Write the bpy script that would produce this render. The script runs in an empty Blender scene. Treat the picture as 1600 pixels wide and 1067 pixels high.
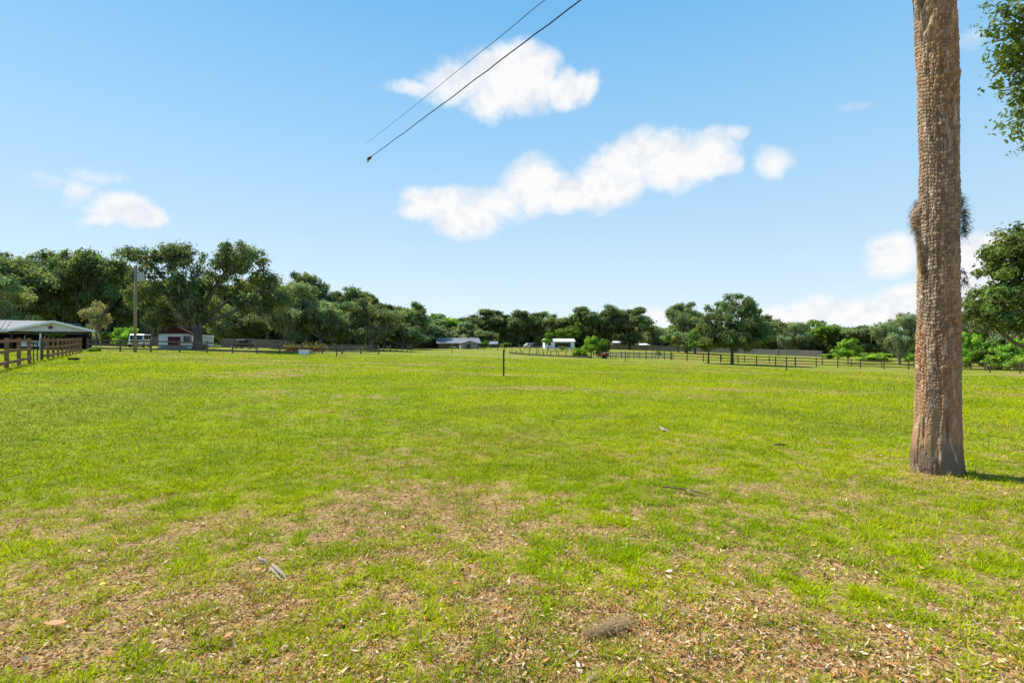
import bpy, bmesh, math, random
import numpy as np
from mathutils import Vector, Matrix
R = math.radians
scene = bpy.context.scene
COL = scene.collection

# ------------------------------------------------------------------ camera, world, sun, exposure
CAMH = 1.5
cam_d = bpy.data.cameras.new('camera'); cam = bpy.data.objects.new('camera', cam_d); COL.objects.link(cam)
cam.location = (0, 0, CAMH); cam.rotation_euler = (R(90), 0, 0)
cam_d.sensor_width = 36; cam_d.lens = 18; cam_d.clip_start = 0.05; cam_d.clip_end = 4000
scene.camera = cam
scene.view_settings.view_transform = 'Standard'; scene.view_settings.look = 'None'
scene.view_settings.gamma = 1; scene.view_settings.use_curve_mapping = False
EXPO = 1.18
scene.view_settings.exposure = EXPO
SUN_EL, SUN_AZ = 52.0, -55.0          # azimuth from +Y, positive towards +X
sd = bpy.data.lights.new('sun', 'SUN'); sd.energy = 3.6; sd.angle = R(0.53); sd.color = (1.0, 0.95, 0.86)
sun = bpy.data.objects.new('sun', sd); COL.objects.link(sun)
sv = Vector((math.sin(R(SUN_AZ))*math.cos(R(SUN_EL)), math.cos(R(SUN_AZ))*math.cos(R(SUN_EL)), math.sin(R(SUN_EL))))
sun.rotation_euler = sv.to_track_quat('Z', 'Y').to_euler(); sun.location = (0, 0, 60)

def pix_dir(px, py):
    az = math.atan((px-800)/800.0)
    el = math.atan((533.5-py)/800.0*math.cos(az))
    return az, el

class NT:
    """tiny node-tree writer"""
    def __init__(s, nt): s.nt = nt
    def n(s, t, **kw):
        nd = s.nt.nodes.new(t)
        for k, v in kw.items(): setattr(nd, k, v)
        return nd
    def l(s, a, b): s.nt.links.new(a, b)
    def put(s, sock, v):
        if isinstance(v, bpy.types.NodeSocket): s.l(v, sock)
        elif v is not None: sock.default_value = v
    def math(s, op, a, b=None, c=None, clamp=False):
        nd = s.n('ShaderNodeMath', operation=op, use_clamp=clamp)
        for i, v in enumerate((a, b, c)): s.put(nd.inputs[i], v)
        return nd.outputs[0]
    def vmath(s, op, a, b=None):
        nd = s.n('ShaderNodeVectorMath', operation=op)
        s.put(nd.inputs[0], a); s.put(nd.inputs[1], b)
        return nd.outputs['Value'] if op in ('DOT_PRODUCT', 'LENGTH') else nd.outputs[0]
    def noise(s, vec, scale, detail=4, rough=.55, dist=0):
        nd = s.n('ShaderNodeTexNoise'); s.put(nd.inputs['Vector'], vec)
        nd.inputs['Scale'].default_value = scale; nd.inputs['Detail'].default_value = detail
        nd.inputs['Roughness'].default_value = rough; nd.inputs['Distortion'].default_value = dist
        return nd.outputs
    def ramp(s, fac, stops):
        nd = s.n('ShaderNodeValToRGB'); s.put(nd.inputs[0], fac)
        el = nd.color_ramp.elements
        while len(el) < len(stops): el.new(.5)
        for e, (p, c) in zip(el, stops):
            e.position = p; e.color = (*c, 1) if len(c) == 3 else c
        return nd.outputs[0]
    def mix(s, fac, a, b, mode='MIX'):
        nd = s.n('ShaderNodeMix', data_type='RGBA', blend_type=mode)
        s.put(nd.inputs[0], fac)
        for i, v in ((6, a), (7, b)):
            s.put(nd.inputs[i], (*v, 1) if isinstance(v, tuple) and len(v) == 3 else v)
        return nd.outputs[2]
    def rng(s, v, a, b, c=0., d=1., smooth=True):
        nd = s.n('ShaderNodeMapRange', interpolation_type='SMOOTHSTEP' if smooth else 'LINEAR')
        s.put(nd.inputs[0], v)
        for i, x in enumerate((a, b, c, d)): nd.inputs[i+1].default_value = x
        return nd.outputs[0]

world = bpy.data.worlds.new("World"); scene.world = world; world.use_nodes = True
wt = world.node_tree; wt.nodes.clear(); w = NT(wt)
sky = w.n('ShaderNodeTexSky', sky_type='NISHITA'); sky.sun_disc = False
sky.sun_elevation = R(SUN_EL); sky.sun_rotation = R(SUN_AZ); sky.altitude = 0
sky.air_density = 1.0; sky.dust_density = 0.25; sky.ozone_density = 2.0
SKY_STR = 0.10
gen = w.n('ShaderNodeTexCoord').outputs['Generated']
sep = w.n('ShaderNodeSeparateXYZ'); w.l(gen, sep.inputs[0])
az = w.math('ARCTAN2', sep.outputs[0], sep.outputs[1]); el = w.math('ARCSINE', sep.outputs[2])
cmb = w.n('ShaderNodeCombineXYZ'); w.l(az, cmb.inputs[0]); w.l(el, cmb.inputs[1])
wn = w.noise(gen, 9, 5, .55)[1]
warp = w.vmath('MULTIPLY', w.vmath('SUBTRACT', wn, (.5, .5, .5)), (.075, .06, 0.))
pos = w.vmath('ADD', cmb.outputs[0], warp)
CLOUDS = [  # px, py, rx, ry, weight
 (800,130,75,42,1.2),(762,160,38,26,1),(825,112,42,34,1.1),(880,134,52,26,1),(912,130,28,22,1),(715,132,55,22,.9),(648,133,50,10,.62),
 (680,322,58,24,1),(730,346,55,24,1),(645,330,32,12,.8),(772,322,55,24,.9),(838,290,52,38,1.2),(880,302,55,27,1.1),(930,306,62,24,1),
 (962,276,54,40,1.2),(1012,244,58,38,1.2),(1052,256,64,38,1.1),(1096,246,52,32,1.1),(1122,258,30,20,.9),(1208,256,34,21,.78),(1150,215,18,10,.5),
 (188,326,60,27,1.1),(225,336,36,19,1.1),(150,342,28,10,.8),(105,295,30,20,.42),(150,268,45,13,.42),(52,274,34,12,.4),
 (1405,390,46,32,.95),(1525,400,50,32,1.0),(1545,430,60,40,.8),
 (1330,486,120,26,1.15),(1245,492,80,20,1.1),(1440,470,70,30,1.1),(1022,496,50,17,1.0),(1335,162,22,7,.35),(1525,60,26,12,.38)]
acc = None
for (cx, cy, rx, ry, wgt) in CLOUDS:
    a0, e0 = pix_dir(cx, cy); ca = math.cos(a0)
    d = w.vmath('MULTIPLY', w.vmath('SUBTRACT', pos, (a0, e0, 0.)), (1/(1.25*rx/800*ca*ca), 1/(1.25*ry/800*ca), 0.))
    f = w.math('MULTIPLY', w.math('SUBTRACT', 1.0, w.vmath('DOT_PRODUCT', d, d)), wgt)
    acc = f if acc is None else w.math('MAXIMUM', acc, f)
fine = w.noise(gen, 24, 8, .62)[0]
field = w.math('ADD', acc, w.math('MULTIPLY', w.math('SUBTRACT', fine, .51), 1.25))
mask = w.math('MULTIPLY', w.rng(field, -.08, .92), .98)
low_ = w.noise(w.vmath('ADD', gen, (0, 0, -.012)), 20, 5, .55)[0]; hi_ = w.noise(w.vmath('ADD', gen, (0, 0, .012)), 20, 5, .55)[0]
tone = w.math('SUBTRACT', low_, hi_)      # light from above painted into the cloud colour, from noise offset vertically
ccol = w.mix(w.rng(tone, -.19, .06), (.845, .88, .94), (1.0, 1.0, 1.0))
bg1 = w.n('ShaderNodeBackground'); bg2 = w.n('ShaderNodeBackground')
def lin(r, g, b):
    f = lambda c: ((c/255+.055)/1.055)**2.4 if c > 10 else c/255/12.92
    return tuple(f(c)/2**EXPO for c in (r, g, b))
grad = w.ramp(w.math('DIVIDE', el, R(90)), [(0.0, lin(226,241,252)), (.045, lin(216,237,252)), (.13, lin(188,223,249)), (.24, lin(157,209,247)), (.36, lin(119,189,241)), (.6, lin(72,148,222)), (1.0, lin(52,120,204))])
nish = w.vmath('SCALE', sky.outputs[0]); nish.node.inputs['Scale'].default_value = SKY_STR
skymix = w.mix(.92, nish, grad)          # hazy summer sky: the clear-air model with a paler moist layer over it
w.l(skymix, bg1.inputs[0]); bg1.inputs[1].default_value = 1.0
w.l(ccol, bg2.inputs[0]); bg2.inputs[1].default_value = .98/2**EXPO
ms = w.n('ShaderNodeMixShader'); w.l(mask, ms.inputs[0]); w.l(bg1.outputs[0], ms.inputs[1]); w.l(bg2.outputs[0], ms.inputs[2])
wo = w.n('ShaderNodeOutputWorld'); w.l(ms.outputs[0], wo.inputs[0])

# ------------------------------------------------------------------ numbers: terrain, noise, pixels to places
CTRL = np.array([(0,0,0),(0,3,0),(6,3,0),(-6,3,0),(5,6,0),(-10,10,.05),(10,10,-.15),(0,12,-.12),(0,-10,0),(-20,-10,.2),(20,-10,-.3),
 (-23,23.3,.28),(-43.8,52,.5),(-19,73,-.28),(-.5,28.6,-.45),(-22,62,-.3),(15.5,70,-1.3),(32,60,-1.9),(34.4,80,-2.05),(28,90,-1.8),
 (63,64,-2.5),(40,40,-1.6),(20,25,-.75),(-50,75,.5),(-16,150,-.56),(11,150,-.5),(35,190,-1.35),(92,150,-3.1),(-65,62,.9),(-60,90,.7),
 (-40,110,.4),(100,90,-3.2),(-100,100,1.2),(-30,150,-.6),(0,220,-.8),(100,220,-3.),(-100,200,1.),(15,105,-1.75),(0,105,-1.3)], float)
def _phi(r2): return np.where(r2 > 1e-9, .5*r2*np.log(np.maximum(r2, 1e-9)), 0.)
def _tps():
    P = CTRL[:, :2]/50; n = len(P)
    K = _phi(((P[:, None]-P[None])**2).sum(-1)) + np.eye(n)*.004
    Q = np.hstack([np.ones((n, 1)), P]); A = np.zeros((n+3, n+3)); A[:n, :n] = K; A[:n, n:] = Q; A[n:, :n] = Q.T
    return np.linalg.solve(A, np.r_[CTRL[:, 2], 0, 0, 0])
_TW = _tps()
def ground(x, y):
    x = np.asarray(x, float); y = np.asarray(y, float); sh = x.shape
    p = np.stack([x.ravel(), y.ravel()], 1); r = np.hypot(p[:, 0], p[:, 1]); s = np.minimum(1, 210/np.maximum(r, 1e-6)); p = p*s[:, None]
    out = np.empty(len(p)); C = CTRL[:, :2]/50
    for i in range(0, len(p), 60000):
        q = p[i:i+60000]/50
        out[i:i+60000] = _phi(((q[:, None]-C[None])**2).sum(-1)) @ _TW[:-3] + _TW[-3] + q @ _TW[-2:]
    return out.reshape(sh)
def G(x, y): return float(ground(np.array([x]), np.array([y]))[0])
def XP(px, Y): return (px-800)/800*Y
def ZP(py, Y): return CAMH + (533.5-py)/800*Y

def _hash(i, j, s):
    h = (i.astype(np.int64)*374761393 + j.astype(np.int64)*668265263 + s*1442695041) & 0x7fffffff
    h = ((h ^ (h >> 13))*1274126177) & 0x7fffffff
    return ((h ^ (h >> 16)) & 0xffff)/65535.0
def vnoise(x, y, s=0):
    i = np.floor(x).astype(np.int64); j = np.floor(y).astype(np.int64); u = x-i; v = y-j
    u = u*u*(3-2*u); v = v*v*(3-2*v)
    a = _hash(i, j, s); b = _hash(i+1, j, s); c = _hash(i, j+1, s); d = _hash(i+1, j+1, s)
    return (a*(1-u)+b*u)*(1-v) + (c*(1-u)+d*u)*v
def fbm(x, y, s=0, o=4):
    t = 0; a = .5; n = 0
    for k in range(o): t = t + a*vnoise(x*2**k + 17.3*k, y*2**k - 9.1*k, s+k); n += a; a *= .55
    return t/n
def sstep(a, b, x):
    t = np.clip((x-a)/(b-a), 0, 1); return t*t*(3-2*t)

def tag(o, label=None, cat=None, group=None, kind=None):
    for k, v in (('label', label), ('category', cat), ('group', group), ('kind', kind)):
        if v: o[k] = v
    return o
def link(o, parent=None):
    COL.objects.link(o)
    if parent is not None: o.parent = parent
    return o
def empty(name, loc, rz=0, label=None, cat=None, group=None):
    o = link(bpy.data.objects.new(name, None)); o.location = loc; o.rotation_euler = (0, 0, rz); o.empty_display_size = .3
    return tag(o, label, cat, group)
def npmesh(name, V, F, mat, parent=None, smooth=False, attrs=None):
    """V (n,3), F (m,3) or (m,4) arrays -> one object"""
    V = np.asarray(V, np.float32); F = np.asarray(F, np.int32); k = F.shape[1]
    me = bpy.data.meshes.new(name); me.vertices.add(len(V)); me.vertices.foreach_set('co', V.ravel())
    me.loops.add(F.size); me.loops.foreach_set('vertex_index', F.ravel())
    me.polygons.add(len(F)); me.polygons.foreach_set('loop_start', np.arange(0, F.size, k, dtype=np.int32))
    me.polygons.foreach_set('use_smooth', np.full(len(F), smooth))
    for an, (ty, arr) in (attrs or {}).items():
        at = me.attributes.new(an, ty, 'POINT')
        at.data.foreach_set('color' if ty == 'FLOAT_COLOR' else 'value', np.asarray(arr, np.float32).ravel())
    me.update(); me.validate()
    me.materials.append(mat)
    return link(bpy.data.objects.new(name, me), parent)
class MB:
    """collects boxes, bars, tubes, prisms; build() links them as ONE mesh object"""
    def __init__(s): s.v = []; s.f = []
    def add(s, v, f):
        b = len(s.v); s.v += [tuple(p) for p in v]; s.f += [tuple(i+b for i in q) for q in f]; return s
    def box(s, c, d, rz=0, taper=1.0):
        x, y, z = (k/2 for k in d); co, si = math.cos(rz), math.sin(rz); vs = []
        for dz, t in ((-z, 1), (z, taper)):
            for dx, dy in ((-x, -y), (x, -y), (x, y), (-x, y)):
                dx2, dy2 = dx*t, dy*t
                vs.append((c[0]+dx2*co-dy2*si, c[1]+dx2*si+dy2*co, c[2]+dz))
        return s.add(vs, [(3,2,1,0),(4,5,6,7),(0,1,5,4),(1,2,6,5),(2,3,7,6),(3,0,4,7)])
    def bar(s, a, b, wd, ht):
        """board from a to b, vertical face height ht, thickness wd"""
        a = Vector(a); b = Vector(b); d = (b-a).normalized(); up = Vector((0, 0, 1))
        sd_ = d.cross(up); sd_ = sd_.normalized() if sd_.length > 1e-5 else Vector((1, 0, 0)); u = sd_.cross(d)
        vs = [p + sd_*(i*wd/2) + u*(j*ht/2) for p in (a, b) for i, j in ((-1,-1),(1,-1),(1,1),(-1,1))]
        return s.add(vs, [(3,2,1,0),(4,5,6,7),(0,1,5,4),(1,2,6,5),(2,3,7,6),(3,0,4,7)])
    def tube(s, pts, rad, n=8, cap=True):
        pts = [Vector(p) for p in pts]; b = len(s.v); m = len(pts)
        if not hasattr(rad, '__len__'): rad = [rad]*m
        ref = Vector((0.31, .92, .2))
        for i, p in enumerate(pts):
            d = (pts[min(i+1, m-1)]-pts[max(i-1, 0)])
            d = d.normalized() if d.length > 1e-9 else Vector((0, 0, 1))
            r_ = ref if abs(d.dot(ref)) < .95 else Vector((1, 0, 0))
            x = d.cross(r_).normalized(); y = d.cross(x)
            for k in range(n):
                a = 2*math.pi*k/n; s.v.append(tuple(p + x*(rad[i]*math.cos(a)) + y*(rad[i]*math.sin(a))))
        for i in range(m-1):
            for k in range(n):
                k2 = (k+1) % n; s.f.append((b+i*n+k, b+i*n+k2, b+(i+1)*n+k2, b+(i+1)*n+k))
        if cap:
            s.f.append(tuple(b+k for k in reversed(range(n)))); s.f.append(tuple(b+(m-1)*n+k for k in range(n)))
        return s
    def prism(s, prof, y0, y1):
        """profile (x,z) extruded along y"""
        n = len(prof); vs = [(x, y0, z) for x, z in prof] + [(x, y1, z) for x, z in prof]
        fs = [tuple(range(n)), tuple(reversed(range(n, 2*n)))] + [(i, n+i, n+(i+1) % n, (i+1) % n) for i in range(n)]
        return s.add(vs, fs)
    def slab(s, quad, th):
        """thick sheet: four corners on top, thickness downwards along the normal"""
        q = [Vector(p) for p in quad]; nrm = (q[1]-q[0]).cross(q[3]-q[0]).normalized()
        if nrm.z < 0: nrm = -nrm
        lo = [p-nrm*th for p in q]
        return s.add(q+lo, [(0,1,2,3),(7,6,5,4)]+[(i, i+4, (i+1) % 4+4, (i+1) % 4) for i in range(4)])
    def xf(s, M):
        s.v = [tuple(M @ Vector(p)) for p in s.v]; return s
    def build(s, name, mat, parent=None, smooth=False, bevel=0):
        me = bpy.data.meshes.new(name); me.from_pydata(s.v, [], s.f)
        bm = bmesh.new(); bm.from_mesh(me); bmesh.ops.recalc_face_normals(bm, faces=bm.faces)
        if bevel: bmesh.ops.bevel(bm, geom=list(bm.edges), offset=bevel, segments=1, affect='EDGES', clamp_overlap=True)
        bm.to_mesh(me); bm.free()
        if smooth:
            me.polygons.foreach_set('use_smooth', [True]*len(me.polygons))
        me.materials.append(mat)
        return link(bpy.data.objects.new(name, me), parent)
KIDS = {}
def copy_tree(o, parent=None):
    c = o.copy(); COL.objects.link(c)
    if parent is not None: c.parent = parent
    for ch in list(o.children): copy_tree(ch, c)
    return c

# ------------------------------------------------------------------ materials
def mat(name, rough=.8, metallic=0, spec=.3):
    m = bpy.data.materials.new(name); m.use_nodes = True; t = NT(m.node_tree)
    b = m.node_tree.nodes['Principled BSDF']; b.inputs['Roughness'].default_value = rough; b.inputs['Metallic'].default_value = metallic
    b.inputs['Specular IOR Level'].default_value = spec
    return m, t, b
def simple(name, col, rough=.7, metallic=0, var=.25, scale=6, bump=.0, stretch=(1, 1, 1), spec=.3):
    m, t, b = mat(name, rough, metallic, spec)
    tc = t.vmath('MULTIPLY', t.n('ShaderNodeTexCoord').outputs['Object'], stretch)
    n1 = t.noise(tc, scale, 6, .6); lo = tuple(c*(1-var) for c in col); hi = tuple(min(1, c*(1+var)) for c in col)
    t.l(t.ramp(n1[0], [(.3, lo), (.7, hi)]), b.inputs['Base Color'])
    if bump:
        bp = t.n('ShaderNodeBump'); bp.inputs['Strength'].default_value = bump; bp.inputs['Distance'].default_value = .02
        t.l(t.noise(tc, scale*4, 5, .6)[0], bp.inputs['Height']); t.l(bp.outputs[0], b.inputs['Normal'])
    return m
M = {}
M['fence_brown'] = simple('stained_fence_wood', (.22, .112, .060), .85, var=.45, scale=5, bump=.3, stretch=(1, 1, 1))
M['fence_dark'] = simple('dark_fence_wood', (.14, .105, .084), .85, var=.4, scale=4, bump=.3)
M['fence_grey'] = simple('weathered_grey_boards', (.23, .20, .185), .9, var=.35, scale=2.2, stretch=(3, 3, .6))
M['pole'] = simple('weathered_pole_wood', (.30, .21, .14), .9, var=.3, scale=3, bump=.4, stretch=(4, 4, .5))
M['pole_far'] = simple('far_pole_wood', (.16, .14, .11), .9, var=.2, scale=3)
M['steel_box'] = simple('grey_painted_steel', (.36, .38, .40), .5, .0, var=.06, scale=3)
M['tpost'] = simple('green_steel_post', (.030, .040, .030), .6, .2, var=.3, scale=20)
M['wire'] = simple('dark_cable', (.020, .020, .022), .6, 0, var=.2, scale=30)
M['galv'] = simple('galvanised_roof', (.19, .195, .205), .7, 0, var=.14, scale=1.2, spec=.1)
M['white'] = simple('white_paint', (.76, .77, .79), .55, 0, var=.06, scale=1.5)
M['offwhite'] = simple('cream_siding', (.62, .60, .57), .65, 0, var=.08, scale=2)
M['maroon'] = simple('maroon_paint', (.105, .018, .028), .7, 0, var=.25, scale=3)
M['redroof'] = simple('dark_red_roof', (.085, .020, .022), .8, 0, var=.35, scale=5)
M['star'] = simple('rusty_star', (.16, .055, .035), .7, .2, var=.4, scale=8)
M['darkwood'] = simple('dark_barn_boards', (.045, .036, .032), .9, 0, var=.4, scale=3)
M['brownwall'] = simple('brown_house_wall', (.155, .105, .085), .85, 0, var=.3, scale=2)
M['greyroof'] = simple('grey_metal_roof', (.21, .215, .24), .5, .2, var=.12, scale=1.5)
M['glass'] = simple('dark_glass', (.018, .022, .028), .08, 0, var=.2, scale=2, spec=.6)
M['rubber'] = simple('black_rubber', (.018, .018, .018), .8, 0, var=.2, scale=8)
M['carwhite'] = simple('white_car_paint', (.72, .73, .75), .3, 0, var=.04, scale=1, spec=.5)
M['cardark'] = simple('dark_car_paint', (.018, .019, .023), .3, 0, var=.15, scale=1, spec=.5)
M['chrome'] = simple('dull_chrome', (.55, .56, .58), .3, .8, var=.1, scale=4)
M['lens'] = simple('lamp_lens', (.60, .58, .55), .2, 0, var=.08, scale=5)
M['trough'] = simple('pale_plastic', (.66, .69, .76), .5, 0, var=.06, scale=4)
M['rust'] = simple('rusty_red_steel', (.17, .055, .028), .8, .2, var=.45, scale=5)
M['beige'] = simple('beige_panel', (.55, .49, .40), .6, 0, var=.08, scale=2)
M['concrete'] = simple('grey_concrete', (.34, .32, .30), .9, 0, var=.2, scale=6)
M['greyplank'] = simple('grey_driftwood', (.28, .25, .23), .9, 0, var=.4, scale=5)
M['bonewood'] = simple('bleached_wood', (.36, .29, .22), .9, 0, var=.5, scale=18, bump=.5, stretch=(1, 6, 6))
M['twig'] = simple('brown_twig', (.12, .075, .05), .9, 0, var=.4, scale=25, bump=.4)
M['orangeleaf'] = simple('orange_dry_leaf', (.52, .24, .09), .7, 0, var=.35, scale=14)
M['yellowleaf'] = simple('yellow_leaf', (.62, .55, .04), .6, 0, var=.2, scale=20)
M['bark'] = simple('oak_bark', (.115, .095, .078), .95, 0, var=.4, scale=3, bump=.6, stretch=(1, 1, .35))
M['barkpale'] = simple('pale_bark', (.22, .195, .165), .95, 0, var=.35, scale=3, bump=.6, stretch=(1, 1, .35))

def leaf_mat(name, col, var=.30, trans=.45, hue=True):
    m = bpy.data.materials.new(name); m.use_nodes = True; m.node_tree.nodes.clear(); t = NT(m.node_tree)
    a = t.n('ShaderNodeAttribute', attribute_name='tint'); oi = t.n('ShaderNodeObjectInfo')
    c = t.mix(1.0, a.outputs['Color'], col, 'MULTIPLY')
    if hue:
        v = t.rng(oi.outputs['Random'], 0, 1, 1-var*.6, 1+var*.6, False)
        c = t.vmath('MULTIPLY', c, None); nd = c.node; t.l(v, nd.inputs[1])
    df = t.n('ShaderNodeBsdfPrincipled'); t.l(c, df.inputs['Base Color']); df.inputs['Roughness'].default_value = .7; df.inputs['Specular IOR Level'].default_value = .04
    tr = t.n('ShaderNodeBsdfTranslucent'); t.l(t.mix(1.0, c, (1.5, 1.6, .7), 'MULTIPLY'), tr.inputs[0])
    ms = t.n('ShaderNodeMixShader'); ms.inputs[0].default_value = trans; t.l(df.outputs[0], ms.inputs[1]); t.l(tr.outputs[0], ms.inputs[2])
    o = t.n('ShaderNodeOutputMaterial'); t.l(ms.outputs[0], o.inputs[0])
    return m
M['oak'] = leaf_mat('oak_leaves', (.170, .210, .095))
M['oakgrey'] = leaf_mat('greyish_oak_leaves', (.205, .245, .135))
M['oaknear'] = leaf_mat('near_oak_leaves', (.12, .165, .042), trans=.25, hue=False)
M['green'] = leaf_mat('fresh_green_leaves', (0.165, 0.25, 0.05))
M['lime'] = leaf_mat('bright_green_leaves', (0.21, 0.34, 0.045), trans=.35)
M['blossom'] = leaf_mat('pale_tan_leaves', (.26, .24, .14))
M['gold'] = leaf_mat('golden_leaves', (0.27, 0.21, 0.06), trans=.3)
M['moss'] = leaf_mat('spanish_moss', (.185, .19, .135), trans=.2)
M['mossbrown'] = leaf_mat('brown_fern_moss', (0.24, 0.18, 0.115), trans=.2, hue=False)
M['mossdark'] = leaf_mat('grey_green_moss', (.11, .11, .085), trans=.2, hue=False)
M['frond'] = leaf_mat('palm_frond', (.09, .13, .03), hue=False)

def vcol_mat(name, trans=.35, rough=.8, spec=.02):
    m = bpy.data.materials.new(name); m.use_nodes = True; m.node_tree.nodes.clear(); t = NT(m.node_tree)
    a = t.n('ShaderNodeAttribute', attribute_name='tint').outputs['Color']
    df = t.n('ShaderNodeBsdfPrincipled'); t.l(a, df.inputs['Base Color']); df.inputs['Roughness'].default_value = rough; df.inputs['Specular IOR Level'].default_value = spec
    tr = t.n('ShaderNodeBsdfTranslucent'); t.l(a, tr.inputs[0])
    ms = t.n('ShaderNodeMixShader'); ms.inputs[0].default_value = trans; t.l(df.outputs[0], ms.inputs[1]); t.l(tr.outputs[0], ms.inputs[2])
    o = t.n('ShaderNodeOutputMaterial'); t.l(ms.outputs[0], o.inputs[0])
    return m
M['grass'] = vcol_mat('grass_blades', .42)
M['litter'] = vcol_mat('dry_leaf_litter', .22, .95, .02)

# ------------------------------------------------------------------ the ground
def dryness(x, y):
    n1 = fbm(x*.55+3, y*.55, 5, 4); n2 = fbm(x*4.2, y*4.2, 11, 4); n3 = fbm(x*.16, y*.30+40, 23, 4)
    d = .15 + .45*sstep(6.2, 2.4, y + .06*np.abs(x)) + .07*sstep(3.6, 2.6, y)
    d = d + .40*(n1-.5) + 1.05*(n2-.5)
    far = sstep(6, 14, y)
    d = d + far*(2.0*(n3-.51) + .35*(fbm(x*1.1, y*.5, 29, 3)-.5))
    for (px, py, rx, ry, wgt) in ((680,775,130,40,.75),(760,800,110,50,.45),(560,790,80,30,.35),(130,815,120,28,.5),(350,815,40,14,.45),(330,950,220,60,.3),(60,960,110,60,.15),(1000,1000,240,70,.38),(1250,1000,160,60,.3),
                                  (1470,752,90,26,.7),(1240,760,90,22,.4),(950,645,26,5,.8),(1160,580,40,4,.6),(1480,900,160,60,-.35),(1340,945,90,28,-.75),(1200,905,130,30,-.4),(950,880,120,50,-.4),(200,720,220,50,-.3),(90,840,60,40,-.35),(840,730,160,40,-.25),(300,1010,60,40,-.3),(1330,850,160,40,-.2)):
        Y = 1200.0/(py-533.5); X = (px-800)/800*Y; ax = rx/800*Y; ay = ry*Y*Y/1200
        d = d + .62*wgt*np.exp(-(((x-X)/ax)**2 + ((y-Y)/ay)**2))
    d = d - .35*sstep(-1, -6, x/np.maximum(y, 2)*6)*sstep(5, 7, y)*sstep(40, 12, y)
    return np.clip(d, 0, 1)
GR = np.random.default_rng(4)
def build_ground():
    rad = np.r_[0, np.geomspace(.6, 260, 300), np.geomspace(300, 2500, 12)]
    ang = np.r_[np.linspace(R(-58), R(58), 560, endpoint=False), np.linspace(R(58), R(302), 120, endpoint=False)]
    A, Rr = np.meshgrid(ang, rad[1:]); X = Rr*np.sin(A); Y = Rr*np.cos(A)
    Z = ground(X, Y); Z = Z + (.035*(fbm(X*.8, Y*.8, 3)-.5) + .022*(fbm(X*4, Y*4, 9)-.5))*np.clip(20/np.maximum(Rr, 1), 0, 1)
    Z = Z + .25*(fbm(X*.05, Y*.05, 31)-.5)*sstep(12, 40, Rr)*0
    V = np.r_[[[0, 0, 0]], np.stack([X.ravel(), Y.ravel(), Z.ravel()], 1)]
    n = len(ang); m = len(rad)-1
    i = np.arange(m-1)[:, None]*n + 1; k = np.arange(n)[None]; k2 = (k+1) % n
    Fq = np.stack([i+k, i+n+k, i+n+k2, i+k2], -1).reshape(-1, 4)
    dry = np.r_[.5, dryness(X.ravel(), Y.ravel())]
    m_, t, b = mat('lawn_soil', .95, 0, .1)
    P = t.n('ShaderNodeNewGeometry').outputs['Position']; dr = t.n('ShaderNodeAttribute', attribute_name='dry').outputs['Fac']
    n1 = t.noise(P, 38, 5, .65)[0]; n2 = t.noise(P, 5, 4, .6)[0]; n3 = t.noise(P, .7, 4, .6)[0]; n4 = t.noise(P, 150, 3, .6)[0]
    thatch = t.mix(t.rng(n1, .35, .65), (.105, .060, .026), (.43, .275, .12))
    thatch = t.mix(t.rng(n4, .55, .75), thatch, (.58, .46, .28))
    green = t.mix(t.rng(n2, .35, .65), (.085, .105, .010), (.20, .23, .010))
    green = t.mix(t.rng(n3, .4, .65), green, (.20, .26, .008))
    green = t.mix(t.math('MULTIPLY', t.rng(n1, .3, .7), .35), green, (.17, .15, .05))
    f = t.math('ADD', dr, t.math('MULTIPLY', t.math('SUBTRACT', n1, .5), .9))
    col = t.mix(t.rng(f, .22, .72), green, thatch)
    t.l(col, b.inputs['Base Color'])
    bp = t.n('ShaderNodeBump'); bp.inputs['Strength'].default_value = .6; bp.inputs['Distance'].default_value = .02
    t.l(n1, bp.inputs['Height']); t.l(bp.outputs[0], b.inputs['Normal'])
    o = npmesh('ground', V, Fq, m_, None, True, {'dry': ('FLOAT', dry + np.r_[.4,   .30*(1-sstep(3, 15, Rr.ravel()))])})
    bm = bmesh.new(); bm.from_mesh(o.data); bm.verts.ensure_lookup_table()
    for k in range(n): bm.faces.new((bm.verts[0], bm.verts[1+k], bm.verts[1+(k+1) % n]))
    bmesh.ops.recalc_face_normals(bm, faces=bm.faces); bm.to_mesh(o.data); bm.free()
    tag(o, 'wide sloping pasture of bright green and dry patchy grass', 'ground', None, 'structure')
build_ground()
def zg(x, y):
    r = np.hypot(x, y)
    return ground(x, y) + (.035*(fbm(x*.8, y*.8, 3)-.5) + .022*(fbm(x*4, y*4, 9)-.5))*np.clip(20/np.maximum(r, 1), 0, 1)

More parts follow.
